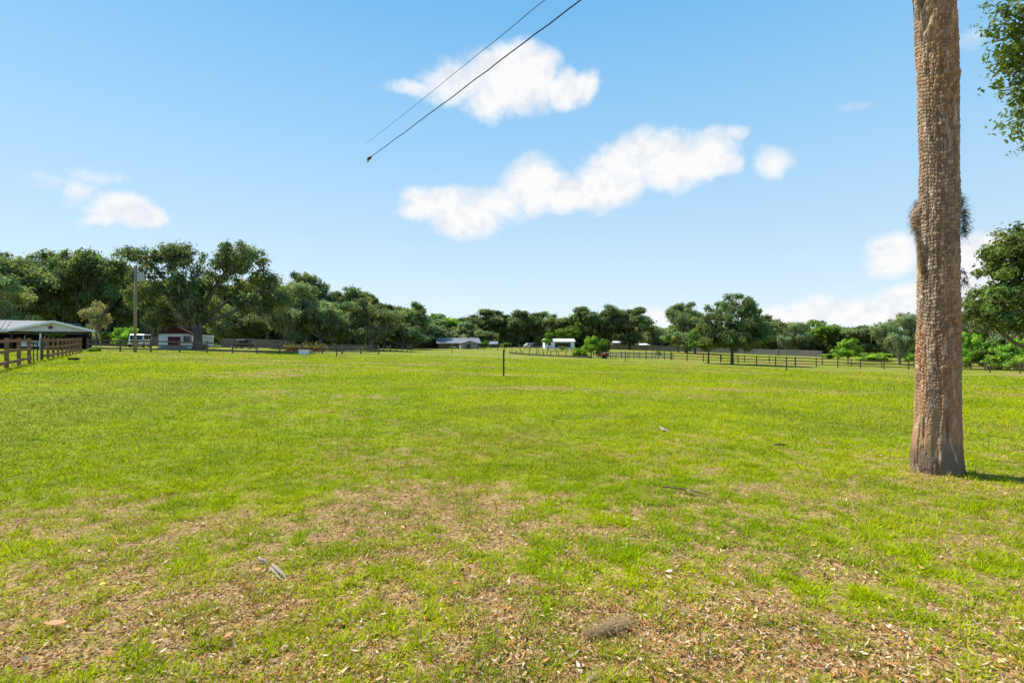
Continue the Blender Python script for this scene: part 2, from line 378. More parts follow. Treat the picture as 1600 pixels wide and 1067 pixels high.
def build_grass(N):
    r = np.exp(GR.uniform(math.log(1.7), math.log(75), N)); a = GR.uniform(R(-50), R(50), N)
    x = r*np.sin(a); y = r*np.cos(a); ok = y > 1.4; x, y, r = x[ok], y[ok], r[ok]
    d = dryness(x, y); cl = fbm(x*11, y*11, 41, 3); big = fbm(x*1.3, y*1.3, 51, 3)
    keep = GR.random(len(x)) < np.clip(.84 - .62*d + 2.6*(cl-.5)*(1-.6*sstep(10, 30, y)), .07, 1)
    keep &= np.hypot(x-4.95, y-5.94) > .245
    x, y, r, d, cl, big = (q[keep] for q in (x, y, r, d, cl, big)); n = len(x)
    ring = np.exp(-((np.hypot(x-4.95, y-5.94)-.30)/.07)**2)
    px = r/512.0
    h = (1+.9*ring)*GR.uniform(.026, .066, n)*(1-.2*sstep(6, 3, r))*(1+1.3*np.clip(cl-.45, 0, 1)*2)*(1-.35*d)*(1+.5*sstep(8, 40, r))
    wd = np.maximum(GR.uniform(.0035, .0085, n)*(1+.45*sstep(6, 3, r)), .60*px)
    lean = GR.uniform(.35, 1.9, n); la = GR.uniform(0, 2*math.pi, n); hd = la + math.pi/2 + GR.normal(0, .45, n)
    z = zg(x, y)-.004
    B = np.stack([x, y, z], 1); S = np.stack([np.cos(hd)*wd/2, np.sin(hd)*wd/2, np.zeros(n)], 1)
    T = B + np.stack([np.cos(la)*lean*h, np.sin(la)*lean*h, h*np.maximum(1.05-.42*lean, .22)], 1)
    V = np.stack([B-S, B+S, T], 1).reshape(-1, 3)
    F = np.arange(3*n, dtype=np.int32).reshape(-1, 3)
    lime = np.array([.49, .53, .004]); gre = np.array([.235, .36, .004]); straw = np.array([.58, .44, .17])
    k = np.clip(.42 + 1.3*(big-.5) + .5*(cl-.5) + 1.3*sstep(5, 12, y)*(fbm(x*.28, y*.13+7, 57, 4)-.5) + GR.normal(0, .22, n), 0, 1)[:, None]
    c = lime*(1-k)+gre*k
    dull = (sstep(.50, .68, fbm(x*.33+11, y*.17+3, 67, 4))*sstep(4.5, 9, y)*.42)[:, None]; c = c + (np.array([.27, .275, .05])-c)*dull
    st = (GR.random(n) < np.clip(.03+.60*(d-.22), .03, .5))[:, None]
    c = np.where(st, straw*GR.uniform(.6, 1.15, (n, 1)), c*(GR.uniform(.42, 1.34, (n, 1)) + .35*sstep(7, 3, r)[:, None]*GR.random((n, 1))))
    c4 = np.c_[c, np.ones(n)]
    o = npmesh('grass', V, F, M['grass'], None, False, {'tint': ('FLOAT_COLOR', np.repeat(c4, 3, 0))})
    tag(o, 'short lime green lawn grass with straw coloured blades', 'grass', None, 'stuff')
build_grass(1500000)

def build_litter(N):
    r = np.exp(GR.uniform(math.log(1.8), math.log(16), N)); a = GR.uniform(R(-50), R(50), N)
    x = r*np.sin(a); y = r*np.cos(a); d = dryness(x, y); cl = fbm(x*3, y*3, 61, 3)
    keep = (GR.random(N) < np.clip(1.25*(d-.22)+1.0*(cl-.5), .03, 1)) & (np.hypot(x-4.95, y-5.94) > .26); x, y, r = x[keep], y[keep], r[keep]; n = len(x)
    L = GR.gamma(2.2, .0066, n)+.005; L = np.minimum(L, .065); W = L*GR.uniform(.22, .45, n); hd = GR.uniform(0, 2*math.pi, n)
    z = zg(x, y) + GR.uniform(.004, .022, n)
    tilt = GR.normal(0, .35, n); roll = GR.normal(0, .5, n); curl = GR.uniform(-.1, .45, n)*L
    f = np.stack([np.cos(hd)*np.cos(tilt), np.sin(hd)*np.cos(tilt), np.sin(tilt)], 1)
    sdv = np.stack([-np.sin(hd)*np.cos(roll), np.cos(hd)*np.cos(roll), np.sin(roll)], 1)
    C = np.stack([x, y, z], 1); up = np.array([0, 0, 1.])
    p0 = C-f*L[:, None]/2+up*curl[:, None]; p3 = C+f*L[:, None]/2+up*curl[:, None]*.7
    p1 = C-sdv*W[:, None]/2+up*(curl*.4)[:, None]; p2 = C+sdv*W[:, None]/2+up*(curl*.4)[:, None]
    V = np.stack([p0, p1, C, p2, p3], 1).reshape(-1, 3); b = np.arange(n)[:, None]*5
    F = np.concatenate([b+np.array([[0, 1, 2]]), b+np.array([[0, 2, 3]]), b+np.array([[1, 4, 2]]), b+np.array([[2, 4, 3]])], 0)
    pal = np.array([[.50,.29,.11],[.66,.44,.20],[.36,.18,.06],[.76,.60,.37],[.56,.27,.09],[.24,.12,.05],[.70,.50,.30],[.84,.73,.53]])
    c = pal[GR.choice(8, n, p=[.2,.2,.14,.12,.12,.08,.1,.04])]*GR.uniform(.7, 1.2, (n, 1))
    o = npmesh('leaf_litter', V, F, M['litter'], None, False, {'tint': ('FLOAT_COLOR', np.repeat(np.c_[c, np.ones(n)], 5, 0))})
    tag(o, 'curled brown and tan fallen leaves scattered over the bare patches', 'leaf litter', None, 'stuff')
build_litter(250000)

# ------------------------------------------------------------------ foliage
def leaves_mesh(name, P, Nn, size, tint, material, parent, rng, aspect=1.5):
    """one rhombus leaf (or leaf spray) per point"""
    n = len(P); Nn = Nn/np.maximum(np.linalg.norm(Nn, axis=1, keepdims=True), 1e-6)
    t = rng.normal(size=(n, 3)); t -= (t*Nn).sum(1, keepdims=True)*Nn; t /= np.maximum(np.linalg.norm(t, axis=1, keepdims=True), 1e-6)
    b = np.cross(Nn, t); s = (np.asarray(size)*rng.uniform(.65, 1.3, n))[:, None]
    fold = Nn*(rng.uniform(-.15, .25, n)[:, None]*s)
    V = np.stack([P-t*s*.5*aspect, P-b*s*.5+fold, P+t*s*.5*aspect, P+b*s*.5+fold], 1).reshape(-1, 3)
    F = np.arange(4*n, dtype=np.int32).reshape(-1, 4)
    c = np.repeat(np.c_[tint, np.ones(n)], 4, 0)
    return npmesh(name, V, F, material, parent, False, {'tint': ('FLOAT_COLOR', c)})
def lobes_clusters(lobes, n, rng, inner=.45, under=.5):
    L = np.array(lobes, float); vol = L[:, 3]*L[:, 4]*L[:, 5]; p = vol**.8; p /= p.sum()
    idx = rng.choice(len(L), n*3, p=p); d = rng.normal(size=(n*3, 3)); d /= np.linalg.norm(d, axis=1, keepdims=True)
    ok = (d[:, 2] > -.35) | (rng.random(n*3) < under); r = inner + (1-inner)*rng.random(n*3)**.6
    c = L[idx, :3] + d*L[idx, 3:]*r[:, None]
    c, d = c[ok][:n], d[ok][:n]
    return c, d
def foliage(clusters, dirs, per, crad, leaf, rng, flat=.85, up=.30):
    n = len(clusters); cr = crad*rng.uniform(.6, 1.25, n)
    k = np.repeat(np.arange(n), (per*(cr/crad)**2).astype(int)+3); m = len(k)
    d = rng.normal(size=(m, 3)); d /= np.linalg.norm(d, axis=1, keepdims=True); r = rng.random(m)**.5*np.where(rng.random(m) < .12, 1.55, 1)
    P = clusters[k] + d*(cr[k]*r)[:, None]*np.array([1, 1, flat])
    Nn = d*.7 + dirs[k]*.35 + np.array([0, 0, up]) + rng.normal(0, .45, (m, 3))
    ct = rng.uniform(.66, 1.42, n)[k]; warm = rng.normal(0, .10, n)[k]
    v = ct*rng.uniform(.75, 1.25, m)
    T = np.stack([v*(1+warm), v, v*(1-warm*.5)], 1)
    return P, Nn, np.full(m, leaf), T
def moss_strands(P, length, rng, per=5, wd=.10, spread=.35):
    """hanging grey moss: thin tapered strips under each point"""
    n = len(P)*per; B = np.repeat(P, per, 0) + rng.normal(0, spread, (n, 3))*np.array([1, 1, .4])
    L = length*rng.uniform(.2, 1.0, n)**1.3; a = rng.uniform(0, 2*math.pi, n); s = np.stack([np.cos(a), np.sin(a), np.zeros(n)], 1)*(wd*rng.uniform(.5, 1.3, n))[:, None]/2
    mid = B + np.stack([rng.normal(0, .05, n), rng.normal(0, .05, n), -L*.5], 1); tip = B + np.stack([rng.normal(0, .08, n), rng.normal(0, .08, n), -L], 1)
    V = np.stack([B-s*.6, B+s*.6, mid+s, mid-s, tip+s*.15, tip-s*.15], 1).reshape(-1, 3); b = np.arange(n)[:, None]*6
    F = np.concatenate([b+np.array([[0, 1, 2, 3]]), b+np.array([[3, 2, 4, 5]])], 0)
    v = rng.uniform(.7, 1.3, n); T = np.repeat(np.stack([v, v, v, np.ones(n)], 1), 6, 0)
    return V, F, T
def curve_pts(a, b, rng, bow=.15, n=6, droop=0):
    a = Vector(a); b = Vector(b); L = (b-a).length; k = Vector(rng.normal(0, 1, 3))*L*bow; out = []
    for i in range(n):
        t = i/(n-1); p = a.lerp(b, t) + k*(math.sin(math.pi*t)*.5); p.z += -droop*L*t*t + droop*L*t
        out.append(p)
    return out
def oak(root, H, lobes, tr, fork, rng, ncl, per, crad, leaf, lm, bm_, moss=0, nlimb=None, twigs=40, inner=.45, under=.5, mossm=None, mosslen=1.4, aspect=1.5, lean=(0, 0)):
    """trunk with limbs out to the lobes, leaf clusters over them, moss hung below"""
    tb = MB(); f = Vector((lean[0], lean[1], fork))
    pts = [Vector((0, 0, -.2)), Vector((lean[0]*.1, lean[1]*.1, fork*.12)), Vector((lean[0]*.4, lean[1]*.4, fork*.5)), f]
    tb.tube(pts, [tr*1.45, tr*1.08, tr*.9, tr*.85], 10)
    ends = []
    for i, l in enumerate(lobes):
        if nlimb and i >= nlimb: break
        c = Vector(l[:3]); p = curve_pts(f, c, rng, .22, 7, .12); r0 = tr*(.62 if i < 4 else .45)
        tb.tube(p, [r0*(1-.8*j/6) for j in range(7)], 7); ends.append(p)
    C, D = lobes_clusters(lobes, ncl, rng, inner, under)
    for i in rng.choice(len(C), min(twigs, len(C)), replace=False):
        c = Vector(C[i]); e = min((q for p in ends for q in p[2:]), key=lambda q: (q-c).length)
        tb.tube(curve_pts(e, c, rng, .18, 4, .08), [tr*.16, tr*.12, tr*.08, tr*.04], 5)
    tb.build('trunk', bm_, root, True)
    P, Nn, S, T = foliage(C, D, per, crad, leaf, rng)
    leaves_mesh('crown', P, Nn, S, T, lm, root, rng, aspect)
    if moss:
        low = C[np.argsort(C[:, 2] + rng.normal(0, 3.2, len(C)))[:moss]]
        V, F, T = moss_strands(low - np.array([0, 0, crad*.4]), mosslen, rng, 9, .12 if leaf > .2 else .05, crad*.5)
        npmesh('spanish_moss', V, F, mossm or M['moss'], root, False, {'tint': ('FLOAT_COLOR', T)})['kind'] = 'stuff'
    return root

# ------------------------------------------------------------------ palm in the foreground
def voro(u, v, s, period):
    """cell borders on a wrapped jittered grid: distance F2-F1 and a cell hash"""
    iu = np.floor(u).astype(np.int64); iv = np.floor(v).astype(np.int64); f1 = np.full(u.shape, 9.); f2 = np.full(u.shape, 9.); hid = np.zeros(u.shape)
    for di in (-1, 0, 1):
        for dj in (-1, 0, 1):
            a = iu+di; b = iv+dj; am = np.mod(a, period)
            cx = a + .5 + .62*(_hash(am, b, s)-.5); cy = b + .5 + .55*(_hash(am, b, s+7)-.5)
            d = np.maximum(np.abs(u-cx), np.abs(v-cy))*.7 + .3*np.hypot(u-cx, v-cy)
            nf = d < f1; f2 = np.where(nf, f1, np.minimum(f2, d)); hid = np.where(nf, _hash(am, b, s+13), hid); f1 = np.where(nf, d, f1)
    return f2-f1, hid
PY = 5.94; PXc = XP(1466, PY)
palm = empty('palm_tree', (PXc, PY, 0), 0, 'thick brown woven-textured palm trunk in the foreground at right, with a moss tuft halfway up', 'palm tree')
def build_palm():
    rng = np.random.default_rng(12)
    prof = [(740,1424,1511),(728,1422,1511),(715,1422,1509),(690,1423,1505),(665,1426,1503),(640,1428,1502),(600,1430,1501),(560,1431,1500),(500,1432,1499),(420,1434,1498),(370,1433,1499),(330,1434,1499),(300,1435,1498),(260,1437,1497),(200,1435,1497),(120,1432,1498),(80,1431,1496),(0,1428,1492),(-120,1425,1490),(-360,1428,1486)]
    zs = np.array([ZP(p[0], PY) for p in prof]); cs = np.array([XP((p[1]+p[2])/2, PY)-PXc for p in prof]); hs = np.array([(p[2]-p[1])/2/800*PY*.775 for p in prof])
    nz, nt = 1150, 260; zz = np.linspace(-.12, zs[-1], nz); th = np.linspace(0, 2*math.pi, nt, endpoint=False)
    T, Z = np.meshgrid(th, zz); rad = np.interp(Z, zs, hs); cx = np.interp(Z, zs, cs)
    nper = 38; up = np.clip((Z-.4)/1.0, 0, 1)
    sl = .55*np.sin(T+1.0)*sstep(3.2, 5.2, Z) + .12*np.sin(2*T)
    U = T/(2*math.pi)*nper; Vv = (Z + sl*.25 + .02*np.sin(3*T+Z*2))/.041
    e, hid = voro(U + 1.1*(fbm(U*.5, Vv*.4, 71, 4)-.5), Vv + 1.3*(fbm(U*.45, Vv*.4, 73, 4)-.5), 3, nper)
    cell = sstep(-.04, .30, e + .16*(fbm(U*2.2, Vv*2.2, 75, 3)-.5))
    groove = fbm(U*.9, Z*2.2, 81, 4); big = fbm(U*.16, Z*1.2, 91, 3); fib = .5*fbm(U*3, Z*9, 87, 4) + .5*fbm(U*2.2, Z*40, 88, 3)
    low = 1-up
    smo = sstep(ZP(75, PY), ZP(45, PY), Z)*0 + sstep(.62, .40, np.abs(T-3.6+.35*(Z-ZP(30, PY))))*sstep(ZP(85, PY), ZP(50, PY), Z)
    disp = .03*smo*np.abs(np.sin((Z-.55*T)*9)) + .07*np.exp(-((T-2.75)/.38)**2-((Z-ZP(337, PY))/.12)**2) + .025*np.exp(-((T-3.05-.9*(ZP(375, PY)-Z))/.2)**2-((Z-ZP(375, PY))/.2)**2)
    disp = disp + cell*(.015*up+.003)*(1-.8*smo) + .011*(hid-.5)*up + .013*(big-.5)*2 - .022*sstep(.52, .40, groove)*(.45+.15*low) + .012*(fib-.5)
    # fissure near the foot and the swollen, split skirt
    disp = disp - .035*np.exp(-((T-4.45)/.035)**2)*sstep(.30, .42, Z)*sstep(.75, .5, Z)
    disp = disp + 0.012*np.sin(T*3+.7)*sstep(.5, .05, Z)
    rr = rad + disp - .006
    X = cx + rr*np.cos(T); Y = rr*np.sin(T)
    V = np.stack([X.ravel(), Y.ravel(), Z.ravel()], 1)
    i = np.arange(nz-1)[:, None]*nt; k = np.arange(nt)[None]; k2 = (k+1) % nt
    F = np.stack([i+k, i+k2, i+nt+k2, i+nt+k], -1).reshape(-1, 4)
    # colour of the bark itself: tan-grey above, red-brown low down, dark weathered foot
    tan = np.array([.345, .222, .125]); grey = np.array([.275, .198, .140]); red = np.array([.335, .185, .108]); dark = np.array([.115, .092, .080]); pale = np.array([.54, .46, .37])
    n1 = fbm(U*.25, Z*1.1, 101, 4); n2 = fbm(U*.8, Z*5, 103, 4)
    c = tan + (grey-tan)*sstep(.4, .62, n1)[..., None]
    c = c + (red-c)*(sstep(2.1, 1.2, Z)*sstep(.42, .56, fbm(U*.3, Z*1.0, 111, 3)+.06))[..., None]
    foot = sstep(.50, .16, Z + .55*(fbm(U*.22, Z*1.6, 113, 4)-.5))
    c = c + (dark-c)*(foot*.7)[..., None]
    c = c + (pale-c)*(.55*sstep(.60, .74, n2))[..., None]; c = c*(.72+.56*fbm(U*.7, Z*1.7, 119, 4))[..., None]
    c = c*(.66+.62*hid*up + .30*low)[..., None]*(.82+.36*fib)[..., None]
    m_, t, b = mat('palm_bark', .95, 0, .12)
    a = t.n('ShaderNodeAttribute', attribute_name='tint').outputs['Color']; P = t.n('ShaderNodeTexCoord').outputs['Object']
    nn = t.noise(t.vmath('MULTIPLY', P, (1, 1, .5)), 90, 5, .65)[0]
    t.l(t.mix(1.0, a, t.ramp(nn, [(.3, (.72, .72, .72)), (.7, (1.25, 1.22, 1.18))]), 'MULTIPLY'), b.inputs['Base Color'])
    bp = t.n('ShaderNodeBump'); bp.inputs['Strength'].default_value = .5; bp.inputs['Distance'].default_value = .006; t.l(nn, bp.inputs['Height']); t.l(bp.outputs[0], b.inputs['Normal'])
    npmesh('trunk', V, F, m_, palm, True, {'tint': ('FLOAT_COLOR', np.c_[c.reshape(-1, 3), np.ones(nz*nt)])})
    # crown of fan fronds, above the picture
    zt = zs[-1]; fr = MB(); quads = []
    for kf in range(26):
        a = kf*2.4; el_ = R(rng.uniform(-35, 70)); L = rng.uniform(1.1, 1.7)
        d = Vector((math.cos(a)*math.cos(el_), math.sin(a)*math.cos(el_), math.sin(el_))); tip = Vector((cs[-1], 0, zt)) + d*L
        fr.tube([(cs[-1], 0, zt-.1), tuple(tip)], [.025, .012], 5)
        sdv = d.cross(Vector((0, 0, 1))).normalized(); u = sdv.cross(d)
        for q in range(-8, 9):
            dd = (d*math.cos(q*.17) + sdv*math.sin(q*.17)).normalized(); end = tip + dd*.95 + Vector((0, 0, -.25*abs(q)/8-.1)); md = tip + dd*.55; w_ = u.cross(dd).normalized()*.03
            quads += [tuple(tip), tuple(md-w_), tuple(end), tuple(md+w_)]
    fr.build('frond_stalks', M['frond'], palm)
    npmesh('crown', quads, np.arange(len(quads)).reshape(-1, 4), M['frond'], palm, False, {'tint': ('FLOAT_COLOR', np.ones((len(quads), 4)))})
    # tufts of moss and fern clinging to the trunk
    def tuft(name, blobs, n, L, wd, m, droop):
        """blobs: angle round the trunk, height in the photo's pixels, spread, stand-off"""
        Vs = []; Ts = []
        for (ta, py, ry, so) in blobs:
            zc = ZP(py, PY); sr = ry/800*PY; r_ = np.interp(zc, zs, hs); c_ = np.interp(zc, zs, cs)
            o0 = np.array([math.cos(ta), math.sin(ta), 0])
            p0 = rng.normal(0, .45, (n, 3))*np.array([sr*.6, sr*.6, sr]) + np.array([c_, 0, zc]) + o0*(r_+so)
            o = rng.normal(0, .8, (n, 3)) + o0*.9; o /= np.linalg.norm(o, axis=1, keepdims=True)
            l = L*rng.uniform(.4, 1.2, n)[:, None]; s_ = np.cross(o, rng.normal(size=(n, 3))); s_ /= np.linalg.norm(s_, axis=1, keepdims=True); s_ *= wd
            md = p0 + o*l*.55; tp = p0 + o*l + np.array([0, 0, -1.])*droop*l
            Vs.append(np.stack([p0-s_*.5, md-s_, tp, md+s_], 1).reshape(-1, 3)); v = rng.uniform(.6, 1.35, (n, 1)); Ts.append(np.repeat(np.c_[v, v*.97, v*.9, np.ones((n, 1))], 4, 0))
        V = np.concatenate(Vs); npmesh(name, V, np.arange(len(V)).reshape(-1, 4), m, palm, False, {'tint': ('FLOAT_COLOR', np.concatenate(Ts))})
    tuft('moss_tuft', [(2.6,318,9,.0),(2.65,332,14,.03),(2.75,346,13,.03),(2.9,358,11,.02),(3.0,372,10,.0),(3.1,386,10,.0),(3.16,400,10,.0),(3.22,414,8,.0),(3.28,424,6,.0)], 600, .036, .0016, M['mossbrown'], .5)
    tuft('fern_tuft', [(5.75,318,10,.0),(5.8,335,13,.02),(5.75,350,14,.025),(5.7,364,11,.02)], 420, .055, .0020, M['mossdark'], .35)
    tuft('hanging_sprig', [(5.6,428,5,.0),(5.65,440,4,.02)], 40, .09, .004, M['mossdark'], 1.0)
build_palm()

# ------------------------------------------------------------------ overhead cables
def cable(name, label, a, b, r0, r1, sag, knob):
    A = Vector(a); B = Vector(b); rng = np.random.default_rng(int(abs(a[0])*10)+3); pts = []; n = 60
    for i in range(n):
        t = i/(n-1); p = A.lerp(B, t); p.z -= sag*4*t*(1-t); p += Vector(rng.normal(0, .006, 3)); pts.append(p)
    root = empty(name, tuple(B), 0, label, 'cable', 'overhead service cables'); inv = Matrix.Translation(-B)
    MB().tube(pts, [r0+(r1-r0)*(i/(n-1))**2 for i in range(n)], 6).xf(inv).build('wire', M['wire'], root)
    if knob:
        d = (B-A).normalized()
        MB().tube([B-d*.55, B-d*.42, B-d*.2, B+d*.02, B+d*.12], [.02, .05, .085, .06, .02], 8).xf(inv).build('cable_clamp', M['tpost'], root, True)
        MB().tube([B-d*.15+Vector((0, 0, -.05)), B+d*.05+Vector((0, 0, -.10)), B+d*.22+Vector((0, 0, -.09))], [.04, .05, .015], 7).xf(inv).build('insulator', M['steel_box'], root, True)
def cpt(px, py, Y): return (XP(px, Y), Y, ZP(py, Y))
def ext(a, b, k): return tuple(a[i]+(a[i]-b[i])*k for i in range(3))
e1 = cpt(575, 249, 26); s1 = cpt(898, 0, 13); e2 = cpt(571, 226, 26); s2 = cpt(841, 0, 13)
cable('service_cable', 'thicker black overhead cable ending in a dark clamp against the sky', ext(s1, e1, 1.4), e1, .022, .017, .12, True)
cable('service_cable', 'thinner black overhead cable left of the clamped one, fading towards its far end', ext(s2, e2, 1.4), e2, .013, .005, .15, False)

# ------------------------------------------------------------------ fences
def rail_fence(name, label, P, spacing, hgt, rails, pm, rm, post=.13, rw=.045, rh=.14, skip=(), jit=.02, seed=1, side=1, cat='fence'):
    """P: plan polyline. Posts as parts, boards between them as parts."""
    rng = np.random.default_rng(seed); pts = []
    for (x0, y0), (x1, y1) in zip(P[:-1], P[1:]):
        L = math.hypot(x1-x0, y1-y0); n = max(1, round(L/spacing))
        for i in range(n): pts.append((x0+(x1-x0)*i/n, y0+(y1-y0)*i/n))
    pts.append(P[-1]); root = empty(name, (pts[0][0], pts[0][1], G(*pts[0])), 0, label, cat); ox, oy, oz = root.location
    inv = Matrix.Translation(-Vector((ox, oy, oz)))
    gz = [G(*p) for p in pts]
    for i, p in enumerate(pts):
        q = pts[min(i+1, len(pts)-1)]; o = pts[max(i-1, 0)]; a = math.atan2(q[1]-o[1], q[0]-o[0]); h = hgt+rng.normal(0, jit)+.06
        MB().box((p[0], p[1], gz[i]+h/2-.1), (post, post, h+.2), a).xf(inv).build('post', pm, root)
    for i in range(len(pts)-1):
        if i in skip: continue
        a = Vector((*pts[i], gz[i])); b = Vector((*pts[i+1], gz[i+1])); d = (b-a).normalized(); sdv = Vector((d.y, -d.x, 0))*((post/2+rw/2+.003)*side); g = d*.004
        for r_ in rails:
            z = Vector((0, 0, r_+rng.normal(0, .012)))
            MB().bar(a+sdv+z+g, b+sdv+z-g, rw, rh).xf(inv).build('rail', rm, root)
    return root
# near-left paddock fence, in two runs with a wire gate between
def on(px, A, B):
    t = None; k = (px-800)/800.0; ax, ay = A; bx, by = B; t = (k*ay-ax)/((bx-ax)-k*(by-ay)); return (ax+(bx-ax)*t, ay+(by-ay)*t)
FA, FB = (-23.0, 23.3), (-43.8, 52.0)
g0, g1 = on(45.5, FA, FB), on(65.5, FA, FB)
rail_fence('paddock_fence', 'brown rail fence at the left edge, nearer run before the gate', [(-18.2, 16.7), FA, g0], 3.05, 1.34, (.28, .78, 1.25), M['fence_brown'], M['fence_brown'], .14, .045, .13, seed=3)
rail_fence('paddock_fence', 'brown rail fence run between the wire gate and the barn corner', [g1, FB], 2.55, 1.34, (.28, .78, 1.25), M['fence_brown'], M['fence_brown'], .14, .045, .13, seed=4)
rail_fence('pasture_fence', 'dark brown rail fence crossing in front of the white shed and utility pole', [(-43.6, 52.6), (-19, 73)], 2.65, 1.30, (.32, .76, 1.18), M['fence_dark'], M['fence_dark'], .16, .045, .15, seed=5)
def gate():
    a = Vector((*g0, G(*g0))); b = Vector((*g1, G(*g1))); d = (b-a).normalized(); a = a+d*.14; b = b-d*.14
    root = empty('wire_gate', tuple(a), 0, 'open wire gate with thin upright bars in the brown fence', 'gate'); inv = Matrix.Translation(-a); f = MB()
    for z in (.18, 1.15): f.tube([a+Vector((0, 0, z)), b+Vector((0, 0, z))], .022, 6)
    for p in (a, b): f.tube([p+Vector((0, 0, .1)), p+Vector((0, 0, 1.2))], .025, 6)
    f.xf(inv).build('gate_frame', M['tpost'], root)
    for t in (.3, .62):
        p = a.lerp(b, t); MB().tube([p+Vector((0, 0, -.02)), p+Vector((0, 0, 1.17))], .028, 6).xf(inv).build('upright_bar', M['tpost'], root)
    wr = MB()
    for z in (.42, .66, .9): wr.tube([a+Vector((0, 0, z)), b+Vector((0, 0, z))], .006, 5)
    wr.xf(inv).build('wire', M['wire'], root)
gate()
# right-hand pasture fence and a second line just behind it
rail_fence('pasture_fence', 'long brown rail fence running behind the two shade trees to the right edge', [(28, 90), (63.5, 64), (80, 52)], 2.75, 1.32, (.36, .80, 1.22), M['fence_dark'], M['fence_brown'], .13, .04, .11, seed=6)
rail_fence('lane_fence', 'second rail fence line close behind the long right-hand one', [(38, 93), (70, 70), (86, 59)], 3.9, 1.2, (.55, 1.08), M['fence_dark'], M['fence_brown'], .12, .04, .10, seed=7)
# corral in the middle distance
rail_fence('corral_fence', 'crowded corral of grey brown posts and rails beside the round green bushes', [(15.2, 96), (28.2, 91)], 1.05, 1.35, (.35, .78, 1.2), M['fence_dark'], M['greyplank'], .11, .035, .09, jit=.14, seed=8)
rail_fence('corral_fence', 'back row of corral boards further from the round green bushes', [(17, 103), (30.5, 97)], 1.6, 1.2, (.4, .95), M['greyplank'], M['greyplank'], .12, .04, .16, jit=.15, seed=9)
rail_fence('corral_fence', 'low dark rail run left of the round bushes, below the white house', [(-.5, 112), (14.8, 96.3)], 2.0, 1.0, (.15, .3), M['fence_dark'], M['fence_dark'], .12, .04, .16, jit=.2, seed=10)
def wire_fence(label, P, spacing, h, seed):
    rng = np.random.default_rng(seed); root = empty('wire_fence', (P[0][0], P[0][1], G(*P[0])), 0, label, 'fence'); inv = Matrix.Translation(-Vector(root.location)); pts = []
    for (x0, y0), (x1, y1) in zip(P[:-1], P[1:]):
        n = max(1, round(math.hypot(x1-x0, y1-y0)/spacing))
        for i in range(n): pts.append((x0+(x1-x0)*i/n, y0+(y1-y0)*i/n))
    pts.append(P[-1])
    for p in pts:
        z = G(*p); k = rng.normal(0, .05, 2); hh = h*rng.uniform(.85, 1.12)
        MB().tube([(p[0], p[1], z-.2), (p[0]+k[0], p[1]+k[1], z+hh)], [.085, .07], 7).xf(inv).build('post', M['fence_dark'], root)
    wr = MB()
    for q in (.35, .65, .92):
        wr.tube([(p[0], p[1], G(*p)+h*q) for p in pts], .012, 4)
    wr.xf(inv).build('wire', M['wire'], root)
wire_fence('thin post and wire fence in front of the brown house', [(-14, 135), (0, 122), (14, 112)], 2.3, 1.25, 21)
wire_fence('thin post and wire fence past the end of the dark rail fence', [(-21, 84), (-19.5, 100), (-25, 118)], 3.0, 1.2, 22)
wire_fence('post and wire fence right below the small white house', [(2, 140), (14, 128), (20, 112)], 2.2, 1.25, 23)

def board_fence(label, P, h, m, seed):
    """solid privacy fence: boards of uneven height in one panel part, posts behind"""
    rng = np.random.default_rng(seed); root = empty('privacy_fence', (P[0][0], P[0][1], G(*P[0])), 0, label, 'fence'); inv = Matrix.Translation(-Vector(root.location))
    for (x0, y0), (x1, y1) in zip(P[:-1], P[1:]):
        L = math.hypot(x1-x0, y1-y0); n = int(L/.15); a = math.atan2(y1-y0, x1-x0); npan = max(1, round(L/7.3))
        for q in range(npan):
            pb = MB()
            dh = rng.normal(0, .05)
            for i in range(q*n//npan, (q+1)*n//npan):
                t = (i+.5)/n; x = x0+(x1-x0)*t; y = y0+(y1-y0)*t; hh = h+dh+rng.normal(0, .02)
                pb.box((x, y, G(x, y)+hh/2-.03), (.14, .02, hh+.06), a)
            pb.xf(inv).build('board_panel', m, root)
        for i in range(npan+1):
            t = i/npan; x = x0+(x1-x0)*t-math.sin(a)*.08; y = y0+(y1-y0)*t+math.cos(a)*.08
            MB().box((x, y, G(x, y)+h/2), (.1, .1, h-.1), a).xf(inv).build('post', m, root)
board_fence('long grey board privacy fence behind the right-hand shade trees', [(34, 190), (62, 178), (78, 165), (92, 152)], 1.8, M['fence_grey'], 31)
board_fence('grey board privacy fence behind the white van', [(-66, 86), (-57, 90)], 1.55, M['fence_grey'], 32)
board_fence('grey board privacy fence right of the white shed, behind the dark car', [(-50, 88), (-38.2, 88)], 1.5, M['fence_grey'], 33)
board_fence('weathered brown board fence left of the low brown house', [(-30, 152), (-20, 151)], 1.6, M['brownwall'], 34)

# ------------------------------------------------------------------ lone steel posts, poles
def tpost(px, yb, yt, Y, label, th=.05, tilt=0):
    x = XP(px, Y); z = G(x, Y); h = ZP(yt, Y)-z; root = empty('steel_post', (x, Y, z), .4, label, 'fence post', 'steel posts standing alone in the pasture')
    p = MB().box((0, 0, h/2-.1), (th, th*.25, h+.2)); p.box((0, th*.4, h/2-.1), (th*.25, th*.6, h+.2)); p.build('post_shaft', M['tpost'], root)
    c = MB()
    for k in (.35, .6, .85): c.box((0, -th*.35, h*k), (th*1.2, th*.6, .05))
    c.build('wire_clip', M['wire'], root)
tpost(787, 588, 546, 28.6, 'tallest dark steel post, standing alone in the middle of the pasture', .085)
tpost(526, 559, 541, 62, 'short dark steel post before the dark rail fence, left of centre', .11)
tpost(706, 556, 545, 98, 'faint distant steel post in front of the low brown house', .13)
tpost(977, 566, 548, 72, 'dark steel post in front of the corral', .12)
tpost(1229, 577, 557, 60, 'dark steel post in front of the right-hand fence, past the shade tree', .12)

